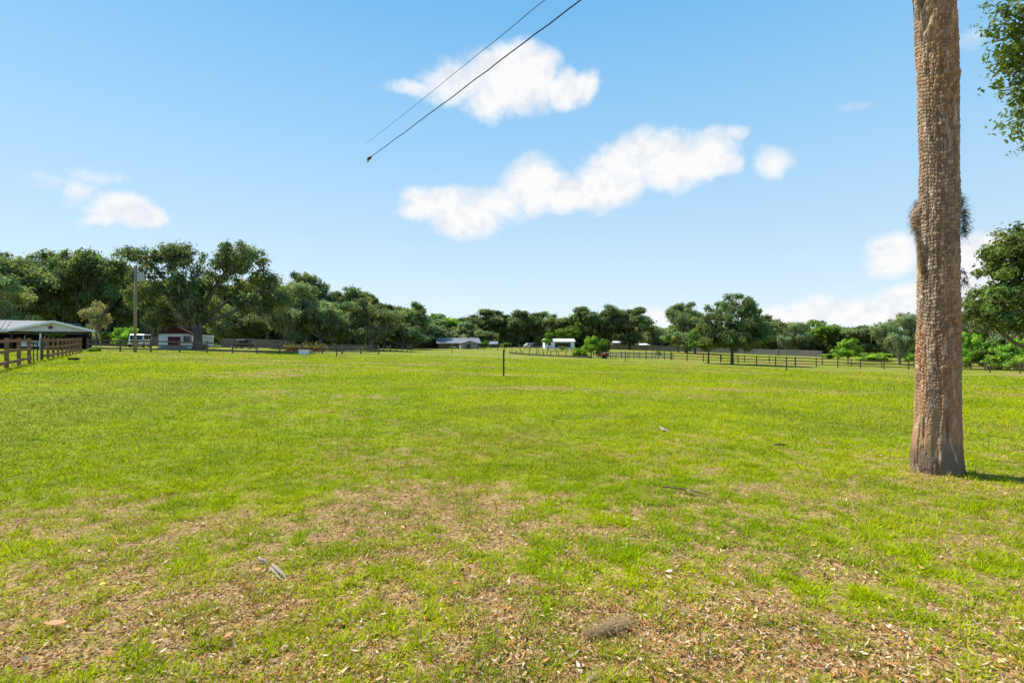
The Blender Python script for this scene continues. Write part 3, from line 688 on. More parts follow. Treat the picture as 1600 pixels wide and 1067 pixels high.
def utility_pole(px, Y, ytop, r, label, box):
    x = XP(px, Y); z = G(x, Y); h = ZP(ytop, Y)-z; root = empty('utility_pole', (x, Y, z), 0, label, 'utility pole')
    MB().tube([(0, 0, -.3), (.03, 0, h*.5), (.12, 0, h)], [r, r*.85, r*.62], 12).build('pole_shaft', M['pole'] if box else M['pole_far'], root, True)
    if box:
        t = MB(); zc = ZP(434, Y)-z; t.tube([(.62, -.02, zc-.42), (.62, -.02, zc-.40), (.62, -.02, zc+.40), (.62, -.02, zc+.44)], [.30, .33, .33, .30], 14); t.build('transformer', M['steel_box'], root, True)
        b = MB().box((.25, 0, zc+.18), (.22, .09, .08)); b.box((.25, 0, zc-.2), (.22, .09, .08)); b.build('bracket', M['galv'], root)
        for s in (-.12, .12): MB().tube([(.62+s, 0, zc+.43), (.62+s, 0, zc+.52), (.62+s, 0, zc+.62)], [.04, .055, .025], 7).build('bushing', M['pole_far'], root)
        MB().tube([(.1, -.14, h-.1), (.1, -.16, h*.6), (.05, -.2, .1)], .022, 5).build('ground_wire', M['galv'], root)
        MB().tube([(.12, 0, h-.05), (.12, 0, h+.22)], [.05, .04], 7).build('top_pin', M['steel_box'], root)
    return root
utility_pole(211, 54.5, 415, .175, 'tall wooden utility pole with a grey transformer, brown at its foot', True)
utility_pole(246.5, 84, 470, .13, 'slim dark wooden pole among the trees left of the white shed', False)
utility_pole(1216.5, 150, 497, .17, 'slim distant pole behind the grey privacy fence at right', False)
utility_pole(1302, 190, 512, .16, 'faint far pole left of the round lime tree', False)

# ------------------------------------------------------------------ buildings
def gable_house(name, label, px, Y, wid, dep, eave, ridge, rz, wall, roof, cat='house', wins=(), doors=(), over=.35, ribs=0, axis='x', trim=None):
    """box house; ridge along local x ('x') or y ('y'). wins/doors: (face x centre, sill, width, height) on the front (-y) wall"""
    x = XP(px, Y); z = G(x, Y); root = empty(name, (x, Y, z), rz, label, cat); w2, d2 = wid/2, dep/2
    b = MB()
    if axis == 'x': b.add([(sx*w2, sy*d2, -.3) for sx, sy in ((-1,-1),(1,-1),(1,1),(-1,1))]+[(sx*w2, sy*d2, eave) for sx, sy in ((-1,-1),(1,-1),(1,1),(-1,1))]+[(-w2, 0, ridge-.02), (w2, 0, ridge-.02)],
              [(0,1,5,4),(2,3,7,6),(1,2,6,9,5),(3,0,4,8,7),(4,5,9,8),(6,7,8,9)])
    else: b.add([(sx*w2, sy*d2, -.3) for sx, sy in ((-1,-1),(1,-1),(1,1),(-1,1))]+[(sx*w2, sy*d2, eave) for sx, sy in ((-1,-1),(1,-1),(1,1),(-1,1))]+[(0, -d2, ridge-.02), (0, d2, ridge-.02)],
              [(0,1,5,8,4),(2,3,7,9,6),(1,2,6,5),(3,0,4,7),(5,6,9,8),(4,8,9,7)])
    b.build('wall', wall, root)
    rf = MB(); sl = (ridge-eave)/(d2 if axis == 'x' else w2); o = over; e = eave-sl*o+.10; rg = ridge+.10; th = .08
    for s in (-1, 1):
        if axis == 'x': q = [(-w2-o, 0, rg), (w2+o, 0, rg), (w2+o, s*(d2+o), e), (-w2-o, s*(d2+o), e)]
        else: q = [(0, -d2-o, rg), (0, d2+o, rg), (s*(w2+o), d2+o, e), (s*(w2+o), -d2-o, e)]
        rf.slab(q, th)
        for i in range(ribs):
            t = (i+.5)/ribs
            A_ = Vector(q[0]).lerp(Vector(q[1]), t); B_ = Vector(q[3]).lerp(Vector(q[2]), t); rf.bar(A_+Vector((0, 0, .02)), B_+Vector((0, 0, .02)), .07, .06)
    r_ = rf.build('roof', roof, root)
    if trim:
        t = MB()
        if axis == 'x':
            for s in (-1, 1): t.box((0, s*(d2+o+.02), e-.06), (wid+2*o, .03, .16))
        else:
            for s in (-1, 1):
                t.bar((0, -d2-o-.02, rg-.1), (s*(w2+o), -d2-o-.02, e-.1), .03, .18)
        t.build('trim', trim, root)
    for (cx, sill, ww, hh) in wins:
        f = MB()
        for dx in (-1, 1): f.box((cx+dx*(ww/2+.04), -d2-.02, sill+hh/2), (.08, .06, hh+.16))
        for dz in (0, 1): f.box((cx, -d2-.02, sill+dz*hh+(.04 if dz else -.04)), (ww, .06, .08))
        fo = f.build('window', M['white'], root); MB().box((cx, -d2-.006, sill+hh/2), (ww, .02, hh)).build('pane', M['glass'], fo)
    for (cx, z0, ww, hh, m) in doors:
        d = MB().box((cx, -d2-.03, z0+hh/2), (ww, .06, hh)); do = d.build('door', m, root)
        MB().box((cx+ww*.4, -d2-.08, z0+hh*.48), (.05, .05, .14)).build('handle', M['chrome'], do)
    return root
# white shed with maroon gable and door
sh = gable_house('garden_shed', 'white shed with a maroon gable roof and maroon door behind the rail fence', 277, 76, 4.1, 4.0, 2.1, 3.1, R(27), M['white'], M['redroof'], 'shed',
                 doors=((-.15, .35, 1.55, 1.35, M['maroon']),), wins=(), over=.42, axis='y', trim=M['maroon'])
gp = MB(); gp.add([(-2.0, -2.01, 2.12), (2.0, -2.01, 2.12), (0, -2.01, 3.06), (-2.0, -2.09, 2.12), (2.0, -2.09, 2.12), (0, -2.09, 3.06)], [(0,1,2),(5,4,3),(0,3,4,1),(1,4,5,2),(2,5,3,0)]); gp.build('gable_panel', M['maroon'], sh)
wf = MB()
for dx in (-1, 1): wf.box((1.40+dx*.46, -2.03, 1.3), (.08, .06, 1.16))
for dz in (.76, 1.84): wf.box((1.40, -2.03, dz), (.84, .06, .08))
wfo = wf.build('window', M['white'], sh); MB().box((1.40, -2.01, 1.3), (.84, .03, 1.0)).build('pane', M['glass'], wfo)
MB().bar((1.75, -2.6, 1.85), (2.35, -3.1, .25), .09, .09).build('leaning_board', M['greyplank'], sh)
rp = MB().slab([(-1.5, -2.2, .33), (1.2, -2.2, .33), (1.7, -3.9, -.02), (-2.2, -3.9, -.02)], .08); rp.build('ramp', M['greyplank'], sh)
# white lean-to trailer right of the oak
Y = 77; x = XP(321.5, Y); z = G(x, Y); tr_ = empty('box_trailer', (x, Y, z), R(24), 'small white slope-topped box trailer right of the oak trunk', 'trailer')
tb = MB(); tb.add([(-.95, -.9, .35), (.95, -.9, .35), (.95, .9, .35), (-.95, .9, .35), (-.65, -.9, 2.1), (.95, -.9, 1.95), (.95, .9, 1.95), (-.65, .9, 2.1)], [(3,2,1,0),(4,5,6,7),(0,1,5,4),(1,2,6,5),(2,3,7,6),(3,0,4,7)]); tb.build('body', M['white'], tr_, bevel=.04)
for s in (-1, 1): MB().tube([(0, s*.80, .33), (0, s*1.0, .33)], .33, 16).build('wheel', M['rubber'], tr_)
MB().bar((.95, 0, .42), (1.9, 0, .40), .08, .08).build('tow_bar', M['steel_box'], tr_)
# barn with carport on the left
def barn():
    Y = 55.7; cx = XP(82.5, Y); z0 = G(cx, Y+3)-.05; root = empty('barn', (cx, Y, z0), R(39), 'low barn with grey metal roof and a star on its cream gable', 'barn')
    E = ZP(516.5, Y)-z0; A = ZP(501.5, Y)-z0; hw = 3.45; RY = 4.6; RZ = A+.12; wl = -22; BY = 9.0
    rf = MB()
    for s in (-1, 1): rf.slab([(0, -.25, A), (0, RY+2, A), (s*hw, RY+2, E), (s*hw, -.25, E)], .07)
    sl = (RZ-E)/RY
    rf.slab([(wl, RY, RZ), (-.2, RY, RZ), (-hw+.2, 0.4, E+.35*sl+.02), (wl, .4, E+.35*sl+.02)], .07)
    rf.slab([(wl, RY, RZ), (hw-1.2, RY, RZ-.25), (hw-1.2, BY, E-.2), (wl, BY, E-.1)], .07)
    for i in range(44):
        xx = wl+.25+i*.42
        top = Vector((xx, RY, RZ+.03)); bot = Vector((xx, .42, E+.35*sl+.05))
        if xx > -hw:
            t = max(0.0, (xx+hw)/(hw+.0)); bot = bot.lerp(top, min(.97, t*.9)); bot.z += .02
        rf.bar(top, bot, .06, .07)
    rf.build('roof', M['galv'], root)
    g = MB(); g.add([(-hw+.1, 0, E-.10), (hw-.1, 0, E-.10), (0, 0, A-.12), (-hw+.1, .12, E-.10), (hw-.1, .12, E-.10), (0, .12, A-.12)], [(0,1,2),(5,4,3),(0,3,4,1),(1,4,5,2),(2,5,3,0)]); g.build('gable_wall', M['offwhite'], root)
    t = MB()
    for s in (-1, 1): t.bar((s*.004, -.3, A-.06), (s*(hw+.12), -.3, E-.05), .05, .24)
    t.box((wl/2-hw/2-.05, .36, E-.06), (-wl-hw-.1, .05, .22)); t.build('fascia', M['white'], root)
    st = MB(); pts = []
    for k in range(10):
        a = R(90+36*k); r_ = .34 if k % 2 == 0 else .135; pts.append((-.18+r_*math.cos(a), E+.36+r_*math.sin(a)))
    n = 10; vs = [(x, -.03, z) for x, z in pts]+[(-.18, -.11, E+.36)]; st.add(vs, [(k, (k+1) % n, n) for k in range(n)]); st.add(vs[:10], [tuple(range(10))]); st.build('star', M['star'], root)
    hd = MB().box((0, .06, E-.2), (2*hw-.3, .16, .2)); hd.box((wl/2-hw/2-.2, .6, E-.12), (-wl-hw-.3, .12, .2)); hd.build('header_beam', M['darkwood'], root)
    for xx in (-hw+.2, -1.0, hw-.25): MB().box((xx, .1, E/2-.25), (.15, .15, E-.1)).build('post', M['white'] if xx == -1.0 else M['darkwood'], root)
    for xx in (-9.5, -14.5, -20): MB().box((xx, .55, E/2-.15), (.15, .15, E-.1)).build('post', M['darkwood'], root)
    wls = MB().box((wl/2+hw/2, BY-.4, E/2-.15), (-wl+hw-.4, .12, E-.3)); wls.box((hw-.5, BY/2+1.5, E/2-.2), (.12, BY-4.2, E-.3)); wls.box((wl+.2, BY/2, E/2-.1), (.12, BY-1.5, E-.3)); wls.build('wall', M['darkwood'], root)
    MB().box((-5, 4.6, .02), (16, 8, .1)).build('floor_slab', M['concrete'], root)
    return root, E
barn_o, barnE = barn()
gable_house('brown_house', 'low brown house with a grey metal roof and dark doorway in the middle distance', 714.5, 150, 11.6, 7, 1.75, 3.0, R(14), M['brownwall'], M['greyroof'],
            wins=((-1.2, .6, 1.6, .8), (3.1, .6, 1.1, .8)), doors=((1.0, .0, .9, 1.6, M['maroon']),), over=.6, ribs=16, trim=M['offwhite'])
g = gable_house('outbuilding', 'grey gabled outbuilding with a dark doorway at the right end of the brown house', 731, 145, 4.6, 5, 1.55, 2.2, R(14), M['greyplank'], M['greyroof'], 'outbuilding', doors=((-.2, 0, 1.0, 1.35, M['darkwood']),), over=.25, axis='y')
gable_house('garden_shed', 'small dark shed with a pale sloping roof, right of the brown house', 772, 160, 2.4, 2.6, 1.2, 1.9, R(-12), M['fence_dark'], M['greyroof'], 'shed', doors=((.2, 0, .7, 1.0, M['glass']),), over=.25, ribs=5)
gable_house('mobile_home', 'small white house with white roof and a dark panel for its porch shade in the middle distance', 872.5, 150, 8.6, 4.4, 2.1, 2.75, R(5), M['white'], M['white'], 'house',
            wins=((-3.0, .9, .9, .8),), doors=((.9, .35, 4.6, 1.35, M['glass']),), over=.3, ribs=12)  # the wide dark glass door panel stands in for shade under the porch
gable_house('tin_shed', 'grey shed with flat white roof behind the left end of the privacy fence', 961.5, 200, 2.8, 3, 2.6, 3.1, R(5), M['fence_grey'], M['white'], 'shed', wins=((0, 1.2, .8, .7),), over=.3)
gable_house('carport', 'white roofed carport behind the privacy fence, between shed and beige camper', 974, 206, 3.2, 4, 3.2, 3.5, R(-4), M['fence_dark'], M['white'], 'carport', doors=((0, 0, 2.4, 2.6, M['glass']),), over=.4)
gable_house('low_shed', 'low white roofed shed behind the privacy fence, right of the beige camper', 1008, 205, 5.0, 3, 2.0, 2.5, R(3), M['fence_grey'], M['white'], 'shed', doors=((0, 0, 1.0, 1.9, M['maroon']),), over=.3)
# beige camper behind the fence
def camper():
    Y = 203; x = XP(989.5, Y); z = G(x, Y); root = empty('camper', (x, Y, z), R(6), 'rounded beige camper showing above the grey privacy fence', 'camper')
    p = [(-1.3, .5), (1.3, .5), (1.4, 1.6), (1.1, 2.7), (.5, 3.1), (-.9, 3.15), (-1.3, 2.8)]; MB().prism(p, -1.1, 1.1).build('body', M['beige'], root, bevel=.06)
    MB().box((-.3, -1.12, 2.1), (.9, .04, .55)).build('window', M['glass'], root)
    for s in (-1, 1): MB().tube([(0, s*1.0, .38), (0, s*1.2, .38)], .38, 14).build('wheel', M['rubber'], root)
camper()
# ------------------------------------------------------------------ vehicles
def vehicle(name, label, px, Y, rz, L, W, H, style, paint, cat, dz=0):
    x = XP(px, Y); z = G(x, Y)+dz; root = empty(name, (x, Y, z), rz, label, cat); h = L/2; wr = H*.19 if style != 'van' else H*.17; c = wr*.85
    if style == 'van':   prof = [(-h, c), (h, c), (h, H*.50), (h*.82, H*.56), (h*.62, H*.94), (h*.5, H), (-h*.93, H), (-h, H*.92)]; glass = [(h*.60, H*.60, h*.74, H*.88)]
    elif style == 'pickup': prof = [(-h, c), (h, c), (h, H*.56), (h*.45, H*.60), (h*.22, H*.97), (h*.12, H), (-h*.22, H), (-h*.30, H*.95), (-h*.32, H*.56), (-h, H*.56)]; glass = None
    else: prof = [(-h, c), (h, c), (h, H*.48), (h*.52, H*.58), (h*.2, H*.97), (h*.1, H), (-h*.55, H), (-h*.9, H*.62), (-h, H*.58)]; glass = None
    MB().prism(prof, -W/2, W/2).build('body', paint, root, bevel=min(.06, H*.04))
    zt, zb = H*.92, H*.62
    xs = {'van': ((-h*.88, -h*.35), (-h*.28, h*.12), (h*.18, h*.56)), 'pickup': ((-h*.20, 0), (h*.03, h*.20)), 'car': ((-h*.55, -h*.22), (-h*.18, h*.15))}[style]
    for s in (-1, 1):
        for a, b in xs:
            MB().box(((a+b)/2, s*(W/2+.004), (zt+zb)/2), (b-a, .02, zt-zb)).build('window', M['glass'], root)
        for wx in (-h*.62, h*.64):
            t = MB().tube([(wx, s*(W/2-.16), wr), (wx, s*(W/2+.03), wr)], wr, 18).build('wheel', M['rubber'], root)
            MB().tube([(wx, s*(W/2+.02), wr), (wx, s*(W/2+.045), wr)], wr*.58, 14).build('rim', M['chrome'], t)
        MB().box((h+.012, s*W*.36, H*.44), (.04, W*.18, H*.10)).build('headlight', M['lens'], root)
        MB().box((-h-.012, s*W*.40, H*.46), (.04, W*.10, H*.16)).build('tail_light', M['maroon'], root)
    a, b = {'van': ((h*.80, H*.58), (h*.635, H*.92)), 'pickup': ((h*.44, H*.61), (h*.23, H*.95)), 'car': ((h*.50, H*.59), (h*.21, H*.95))}[style]
    d = Vector((a[0]-b[0], 0, a[1]-b[1])); n = Vector((-d.z, 0, d.x)); n = n.normalized(); n = n if n.x > 0 else -n
    o = n*.03; MB().slab([(b[0]+o.x, -W*.42, b[1]+o.z), (b[0]+o.x, W*.42, b[1]+o.z), (a[0]+o.x, W*.42, a[1]+o.z), (a[0]+o.x, -W*.42, a[1]+o.z)], .02).build('windshield', M['glass'], root)
    MB().box((-h-.01, 0, (zt+zb)/2 if style == 'van' else H*.8), (.03, W*.74, (zt-zb)*.9)).build('rear_window', M['glass'], root) if style == 'van' else None
    for s in (1, -1): MB().box((s*(h+.04), 0, c+H*.06), (.12, W*.96, H*.10)).build('bumper', M['chrome'], root, bevel=.02)
    MB().box((h+.015, 0, H*.38), (.03, W*.5, H*.12)).build('grille', M['glass'], root)
    return root
vehicle('white_van', 'white van parked behind the utility pole and rail fence', 218.5, 77, R(285), 3.3, 1.85, 1.95, 'van', M['carwhite'], 'van')
vehicle('white_truck', 'white truck parked nose-out under the barn beyond the wire gate', 56, 57.0, R(-55), 4.6, 1.75, 1.55, 'pickup', M['carwhite'], 'truck', .0)
vehicle('dark_car', 'dark car with a pale nose behind the rail fence, right of the white shed', 384, 82, R(-4), 3.7, 1.7, 1.45, 'car', M['cardark'], 'car')
vehicle('dark_car', 'dark car parked left of the small white house', 841, 158, R(-20), 4.2, 1.8, 1.5, 'car', M['cardark'], 'car')
vehicle('white_car', 'pale car parked among the trees left of the small white house', 829, 163, R(10), 4.2, 1.8, 1.45, 'car', M['carwhite'], 'car')

# ------------------------------------------------------------------ small things in the field
def trough():
    Y = 64; x = XP(475, Y); z = G(x, Y); root = empty('water_trough', (x, Y, z), R(4), 'pale plastic water trough on the grass before the dark rail fence', 'trough'); b = MB()
    L, W, H = .58, .32, .60; o = [(-L*.86, -W*.85), (L*.86, -W*.85), (L*.86, W*.85), (-L*.86, W*.85)]; t = [(-L, -W), (L, -W), (L, W), (-L, W)]
    v = [(x_, y_, 0) for x_, y_ in o]+[(x_, y_, H) for x_, y_ in t]+[(x_*.9, y_*.84, H) for x_, y_ in t]+[(x_*.9, y_*.84, .12) for x_, y_ in o]
    f = [(3,2,1,0)]+[(i, (i+1) % 4, 4+(i+1) % 4, 4+i) for i in range(4)]+[(4+i, 4+(i+1) % 4, 8+(i+1) % 4, 8+i) for i in range(4)]+[(8+i, 8+(i+1) % 4, 12+(i+1) % 4, 12+i) for i in range(4)]+[(12,13,14,15)]
    b.add(v, f); b.build('tub', M['trough'], root)
    r_ = MB(); 
    for a, c in (((-L-.03, -W-.025, H-.03), (L+.03, -W-.025, H-.03)), ((-L-.03, W+.025, H-.03), (L+.03, W+.025, H-.03))): r_.bar(a, c, .04, .05)
    r_.build('rim', M['trough'], root)
trough()
def feed_pan():
    Y = 33; x = XP(115, Y); z = G(x, Y); root = empty('feed_pan', (x, Y, z), .3, 'shallow dark feed pan lying on the grass beside the brown fence', 'feed pan')
    prof = [(.0, .02), (.26, .02), (.34, .16), (.31, .16), (.24, .05), (0, .05)]; b = MB(); n = 24; vs = []; 
    for i in range(n):
        a = 2*math.pi*i/n
        for r_, z_ in prof[1:5]: vs.append((r_*math.cos(a), r_*.8*math.sin(a), z_))
    fs = []
    for i in range(n):
        j = (i+1) % n
        for k in range(3): fs.append((i*4+k, j*4+k, j*4+k+1, i*4+k+1))
    fs.append(tuple(i*4+3 for i in range(n))); fs.append(tuple(reversed([i*4 for i in range(n)]))); b.add(vs, fs); b.build('pan', M['rubber'], root)
    MB().tube([(0, 0, .06), (0, 0, .09), (0, 0, .11)], [.22, .21, .15], 14).build('feed', M['beige'], root)
    MB().tube([(0, .3, -.1), (.01, .3, .42)], .012, 5).build('stake', M['wire'], root)
feed_pan()
def rust_cart():
    Y = 93; x = XP(945, Y); z = G(x, Y); root = empty('farm_cart', (x, Y, z), R(8), 'rusty red farm cart beside the round green bushes', 'cart')
    b = MB().box((0, 0, .55), (1.25, .9, .10)); 
    for s in (-1, 1): b.box((0, s*.45, .78), (1.25, .05, .36)); b.box((s*.62, 0, .78), (.05, .84, .36))
    b.build('bed', M['rust'], root)
    for s in (-1, 1):
        t = MB().tube([(0, s*.5, .3), (0, s*.64, .3)], .30, 16).build('wheel', M['rubber'], root); MB().tube([(0, s*.63, .3), (0, s*.67, .3)], .16, 12).build('rim', M['rust'], t)
    MB().bar((.62, 0, .5), (1.4, 0, .35), .06, .06).build('tow_bar', M['rust'], root)
    MB().tube([(-.58, 0, .72), (-.25, .08, .84), (.1, -.08, .80), (.56, .05, .70)], [.10, .22, .24, .12], 9).build('hay_load', M['orangeleaf'], root, True)
rust_cart()
def plank_pile(px0, px1, Y, label, seed, mt):
    rng = np.random.default_rng(seed); x = XP((px0+px1)/2, Y); z = G(x, Y); L = (px1-px0)/800*Y; root = empty('plank_pile', (x, Y, z), 0, label, 'plank pile')
    for i in range(14):
        a = rng.uniform(-.16, .16); l = L*rng.uniform(.35, .6); cx = rng.uniform(-.5, .5)*(L-l); lay = i//5
        MB().bar((cx-l/2, rng.uniform(-.7, .7)+lay*.1, .12+lay*.26+rng.uniform(-.03, .03)), (cx+l/2, rng.uniform(-.7, .7), .12+lay*.26+abs(a)*.6), .22, .10).build('plank', mt, root)
plank_pile(512, 575, 82, 'pile of grey planks and rails behind the end of the dark rail fence', 3, M['greyplank'])

def hanging_plant():
    rng = np.random.default_rng(5); Y = 55.3; x = XP(87, Y); z = barn_o.location.z+barnE-.42
    root = empty('hanging_plant', (x, Y, z), 0, 'green plant hanging in a basket below the barn gable', 'plant')
    MB().tube([(0, 0, -.14), (0, 0, .02)], [.10, .17], 10).build('basket', M['darkwood'], root)
    MB().tube([(0, 0, .0), (0, .3, .28)], .008, 4).build('hanger', M['wire'], root)
    P = rng.normal(0, 1, (260, 3))*np.array([.32, .2, .10])+np.array([0, 0, .03]); P[:, 2] -= .25*np.abs(P[:, 0])
    leaves_mesh('leaves', P, rng.normal(size=(260, 3))+np.array([0, -.4, .8]), .12, np.full((260, 3), 1.)*rng.uniform(.7, 1.3, (260, 1)), M['green'], root, rng, 2)
hanging_plant()

# twigs, dead wood and leaves lying on the grass, each a thing
def gpt(px, py):
    Y = 1200/(py-533.5); return XP(px, Y), Y
def twig():
    a = gpt(1036, 768); b = gpt(1112, 779); x, y = a; L = Vector((b[0]-a[0], b[1]-a[1], 0)); root = empty('fallen_twig', (x, y, float(zg(np.array(x), np.array(y)))), 0, 'thin brown forked twig lying on the grass left of the palm trunk', 'twig')
    n = Vector((-L.y, L.x, 0)).normalized()
    MB().tube([Vector((0, 0, .05)), L*.35+n*.015+Vector((0, 0, .045)), L*.62-n*.02+Vector((0, 0, .05)), L*.85-n*.01+Vector((0, 0, .035)), L+Vector((0, 0, .03))], [.009, .008, .006, .004, .002], 7).build('stem', M['twig'], root, True)
    MB().tube([L*.5-n*.008+Vector((0, 0, .05)), L*.66-n*.09+Vector((0, 0, .055)), L*.9-n*.13+Vector((0, 0, .04))], [.005, .004, .002], 6).build('side_shoot', M['bonewood'], root, True)
twig()
def splinter(name, label, p0, p1, r, m, cat, h=.03, seed=0):
    rng = np.random.default_rng(seed); a = gpt(*p0); b = gpt(*p1); z = float(zg(np.array(a[0]), np.array(a[1]))); A_ = Vector((a[0], a[1], z+h)); B_ = Vector((b[0], b[1], z+h*.8)); b_ = MB()
    pts = [A_.lerp(B_, t)+Vector(rng.normal(0, r*.4, 3)) for t in (0, .2, .5, .8, 1)]; b_.tube(pts, [r*.4, r, r*1.1, r*.8, r*.3], 7)
    b_.xf(Matrix.Translation(-A_)); o = b_.build(name, m, None); o.location = A_
    return tag(o, label, cat)
splinter('wood_splinter', 'longer bleached wood splinter lying among brown leaves at lower left', (424, 886), (448, 907), .011, M['bonewood'], 'wood piece', .03, 1)
splinter('wood_splinter', 'bleached wood splinter lying beside the longer one, nearer the orange leaf', (421, 890), (440, 909), .008, M['bonewood'], 'wood piece', .025, 2)
splinter('wood_splinter', 'short bleached wood chip above the pair of splinters at lower left', (403, 874), (415, 882), .009, M['bonewood'], 'wood piece', .03, 3)
splinter('fallen_stick', 'pale short stick on the mid lawn, left of the palm trunk', (1030, 665), (1044, 671), .02, M['bonewood'], 'stick', .05, 4)
splinter('fallen_stick', 'small dark stick on the mid lawn close to the palm trunk', (1209, 698), (1230, 696), .012, M['twig'], 'stick', .05, 5)
def big_leaf(name, label, px, py, L, W, rz, m, cat, curl=.25):
    x, y = gpt(px, py); z = float(zg(np.array(x), np.array(y)))+.035; n = 12; vs = []; fs = []
    for i in range(n+1):
        t = i/n; w_ = W*math.sin(math.pi*min(.98, t*.96+.02))**.8; cz = curl*L*(2*t-1)**2*.4
        vs += [(L*(t-.5), -w_/2, cz+w_*.28), (L*(t-.5), 0, cz), (L*(t-.5), w_/2, cz+w_*.28)]
    for i in range(n): fs += [(i*3, i*3+3, i*3+4, i*3+1), (i*3+1, i*3+4, i*3+5, i*3+2)]
    b = MB().add(vs, fs); o = b.build(name, m, None, True); sm = o.modifiers.new('thickness', 'SOLIDIFY'); sm.thickness = .002
    o.location = (x, y, z); o.rotation_euler = (R(12), 0, rz); return tag(o, label, cat)
big_leaf('fallen_leaf', 'large orange dry leaf lying at the lower left corner of the lawn', 88, 986, .105, .038, R(8), M['orangeleaf'], 'leaf')
big_leaf('fallen_leaf', 'bright yellow fallen leaf on the lower left lawn', 160, 921, .035, .024, R(60), M['yellowleaf'], 'leaf')
big_leaf('fallen_leaf', 'curled orange brown leaf below the bleached wood chip', 402, 899, .05, .035, R(50), M['orangeleaf'], 'leaf', .6)
big_leaf('fallen_leaf', 'upright brown orange leaf near the bottom left edge', 357, 1000, .06, .025, R(70), M['orangeleaf'], 'leaf', .3)
big_leaf('fallen_leaf', 'pale cream leaf on the right foreground lawn', 1046, 900, .05, .028, R(20), M['beige'], 'leaf', .2)
def moss_clump():
    rng = np.random.default_rng(8); x, y = gpt(950, 985); z = float(zg(np.array(x), np.array(y))); n = 1500
    t = rng.random(n); P = np.stack([-.13+.25*t+rng.normal(0, .010+.016*t, n), -.05+.12*t**2+rng.normal(0, .010+.012*t, n), .02+.045*np.sin(t*3)*rng.random(n)], 1)
    d = rng.normal(size=(n, 3)); d[:, 2] *= .5; d /= np.linalg.norm(d, axis=1, keepdims=True); l = rng.uniform(.02, .06, n)[:, None]; s = np.cross(d, rng.normal(size=(n, 3))); s /= np.linalg.norm(s, axis=1, keepdims=True); s *= .0009
    V = np.stack([P-s, P+d*l*.5-s, P+d*l, P+d*l*.5+s], 1).reshape(-1, 3); v = np.repeat(rng.uniform(1.2, 2.6, n), 4)
    V[:, 2] = np.maximum(V[:, 2], .008)
    o = npmesh('moss_clump', V, np.arange(4*n).reshape(-1, 4), M['mossbrown'], None, False, {'tint': ('FLOAT_COLOR', np.stack([v, v*.98, v*.95, np.ones(4*n)], 1))}); o.location = (x, y, z)
    tag(o, 'tangled grey brown clump of fallen moss on the foreground leaves', 'moss clump')
moss_clump()

# ------------------------------------------------------------------ trees with an outline of their own
def rel(px, py, Y, cx, z0): return (XP(px, Y)-cx, ZP(py, Y)-z0)
def big_oak():
    Y = 73.0; cx = XP(309, Y); z0 = G(cx, Y); rng = np.random.default_rng(77)
    root = empty('live_oak', (cx, Y, z0), 0, 'huge spreading live oak with two crown domes above the white shed', 'oak tree')
    k = Y/800; L = []
    for (px, py, rx, ry, dy, ryy) in ((225,405,34,18,0,2.2),(262,398,34,17,1,2.5),(255,440,42,26,-1,3),(210,398,18,12,0,1.5),(295,410,26,20,0,2.5),(215,465,28,22,1,2.5),(250,490,40,22,1,3),
                                (372,398,30,20,0,2.5),(350,415,26,20,1,2.5),(398,412,24,22,-1,2.5),(412,440,26,24,0,2.5),(372,436,30,20,2,2.5),(330,445,26,26,0,3),(300,450,26,30,1,3),(306,478,20,26,-.8,1.6),(285,470,20,20,-.5,1.8),(428,466,22,22,0,2.3),(395,478,30,18,1,2.6),(310,490,30,24,2,2.5)):
        x, z = rel(px, py, Y, cx, z0); L.append((x, dy, z, rx*k, ryy, ry*k))
    oak(root, 15, L, .62, 3.6, rng, 340, 140, .95, .215, M['oak'], M['bark'], moss=75, nlimb=12, twigs=60, inner=.35, under=.55, mosslen=1.8)
big_oak()
def shade_tree():
    Y = 80.0; cx = XP(1144, Y); z0 = G(cx, Y); rng = np.random.default_rng(78); k = Y/800
    root = empty('shade_tree', (cx, Y, z0), 0, 'full round dark green shade tree standing alone in the right half of the pasture', 'tree'); L = []
    for (px, py, rx, ry, dy, ryy) in ((1152,478,26,19,0,2.8),(1128,487,26,17,0,2.6),(1170,482,18,20,-.3,2.4),(1140,505,48,22,0,4.5),(1112,508,22,16,0,2.6),(1178,507,28,18,0,3),(1195,518,24,15,0,2.6),(1145,524,58,20,0,5),(1185,531,26,11,-.5,3),(1112,528,24,14,0,3),(1150,538,38,8,0,3.5)):
        x, z = rel(px, py, Y, cx, z0); L.append((x, dy, z, rx*k, ryy, ry*k))
    oak(root, 11, L, .24, 2.5, rng, 280, 140, .72, .20, M['oak'], M['bark'], nlimb=9, twigs=30, inner=.25, under=.8)
shade_tree()
def small_shade():
    Y = 81.5; cx = XP(1107, Y); z0 = G(cx, Y); rng = np.random.default_rng(79); k = Y/800
    root = empty('young_tree', (cx, Y, z0), 0, 'smaller light green tree close to the left of the round shade tree', 'tree'); L = []
    for (px, py, rx, ry, dy, ryy) in ((1098,511,13,10,0,1.4),(1108,522,20,12,0,2),(1092,523,18,10,-.3,1.6),(1100,536,24,9,0,2),(1086,537,12,6,0,1.2),(1120,537,13,8,0,1.4)):
        x, z = rel(px, py, Y, cx, z0); L.append((x, dy, z, rx*k, ryy, ry*k))
    oak(root, 6, L, .13, 1.9, rng, 110, 120, .6, .22, M['green'], M['bark'], nlimb=6, twigs=14, inner=.2, under=.8)
small_shade()
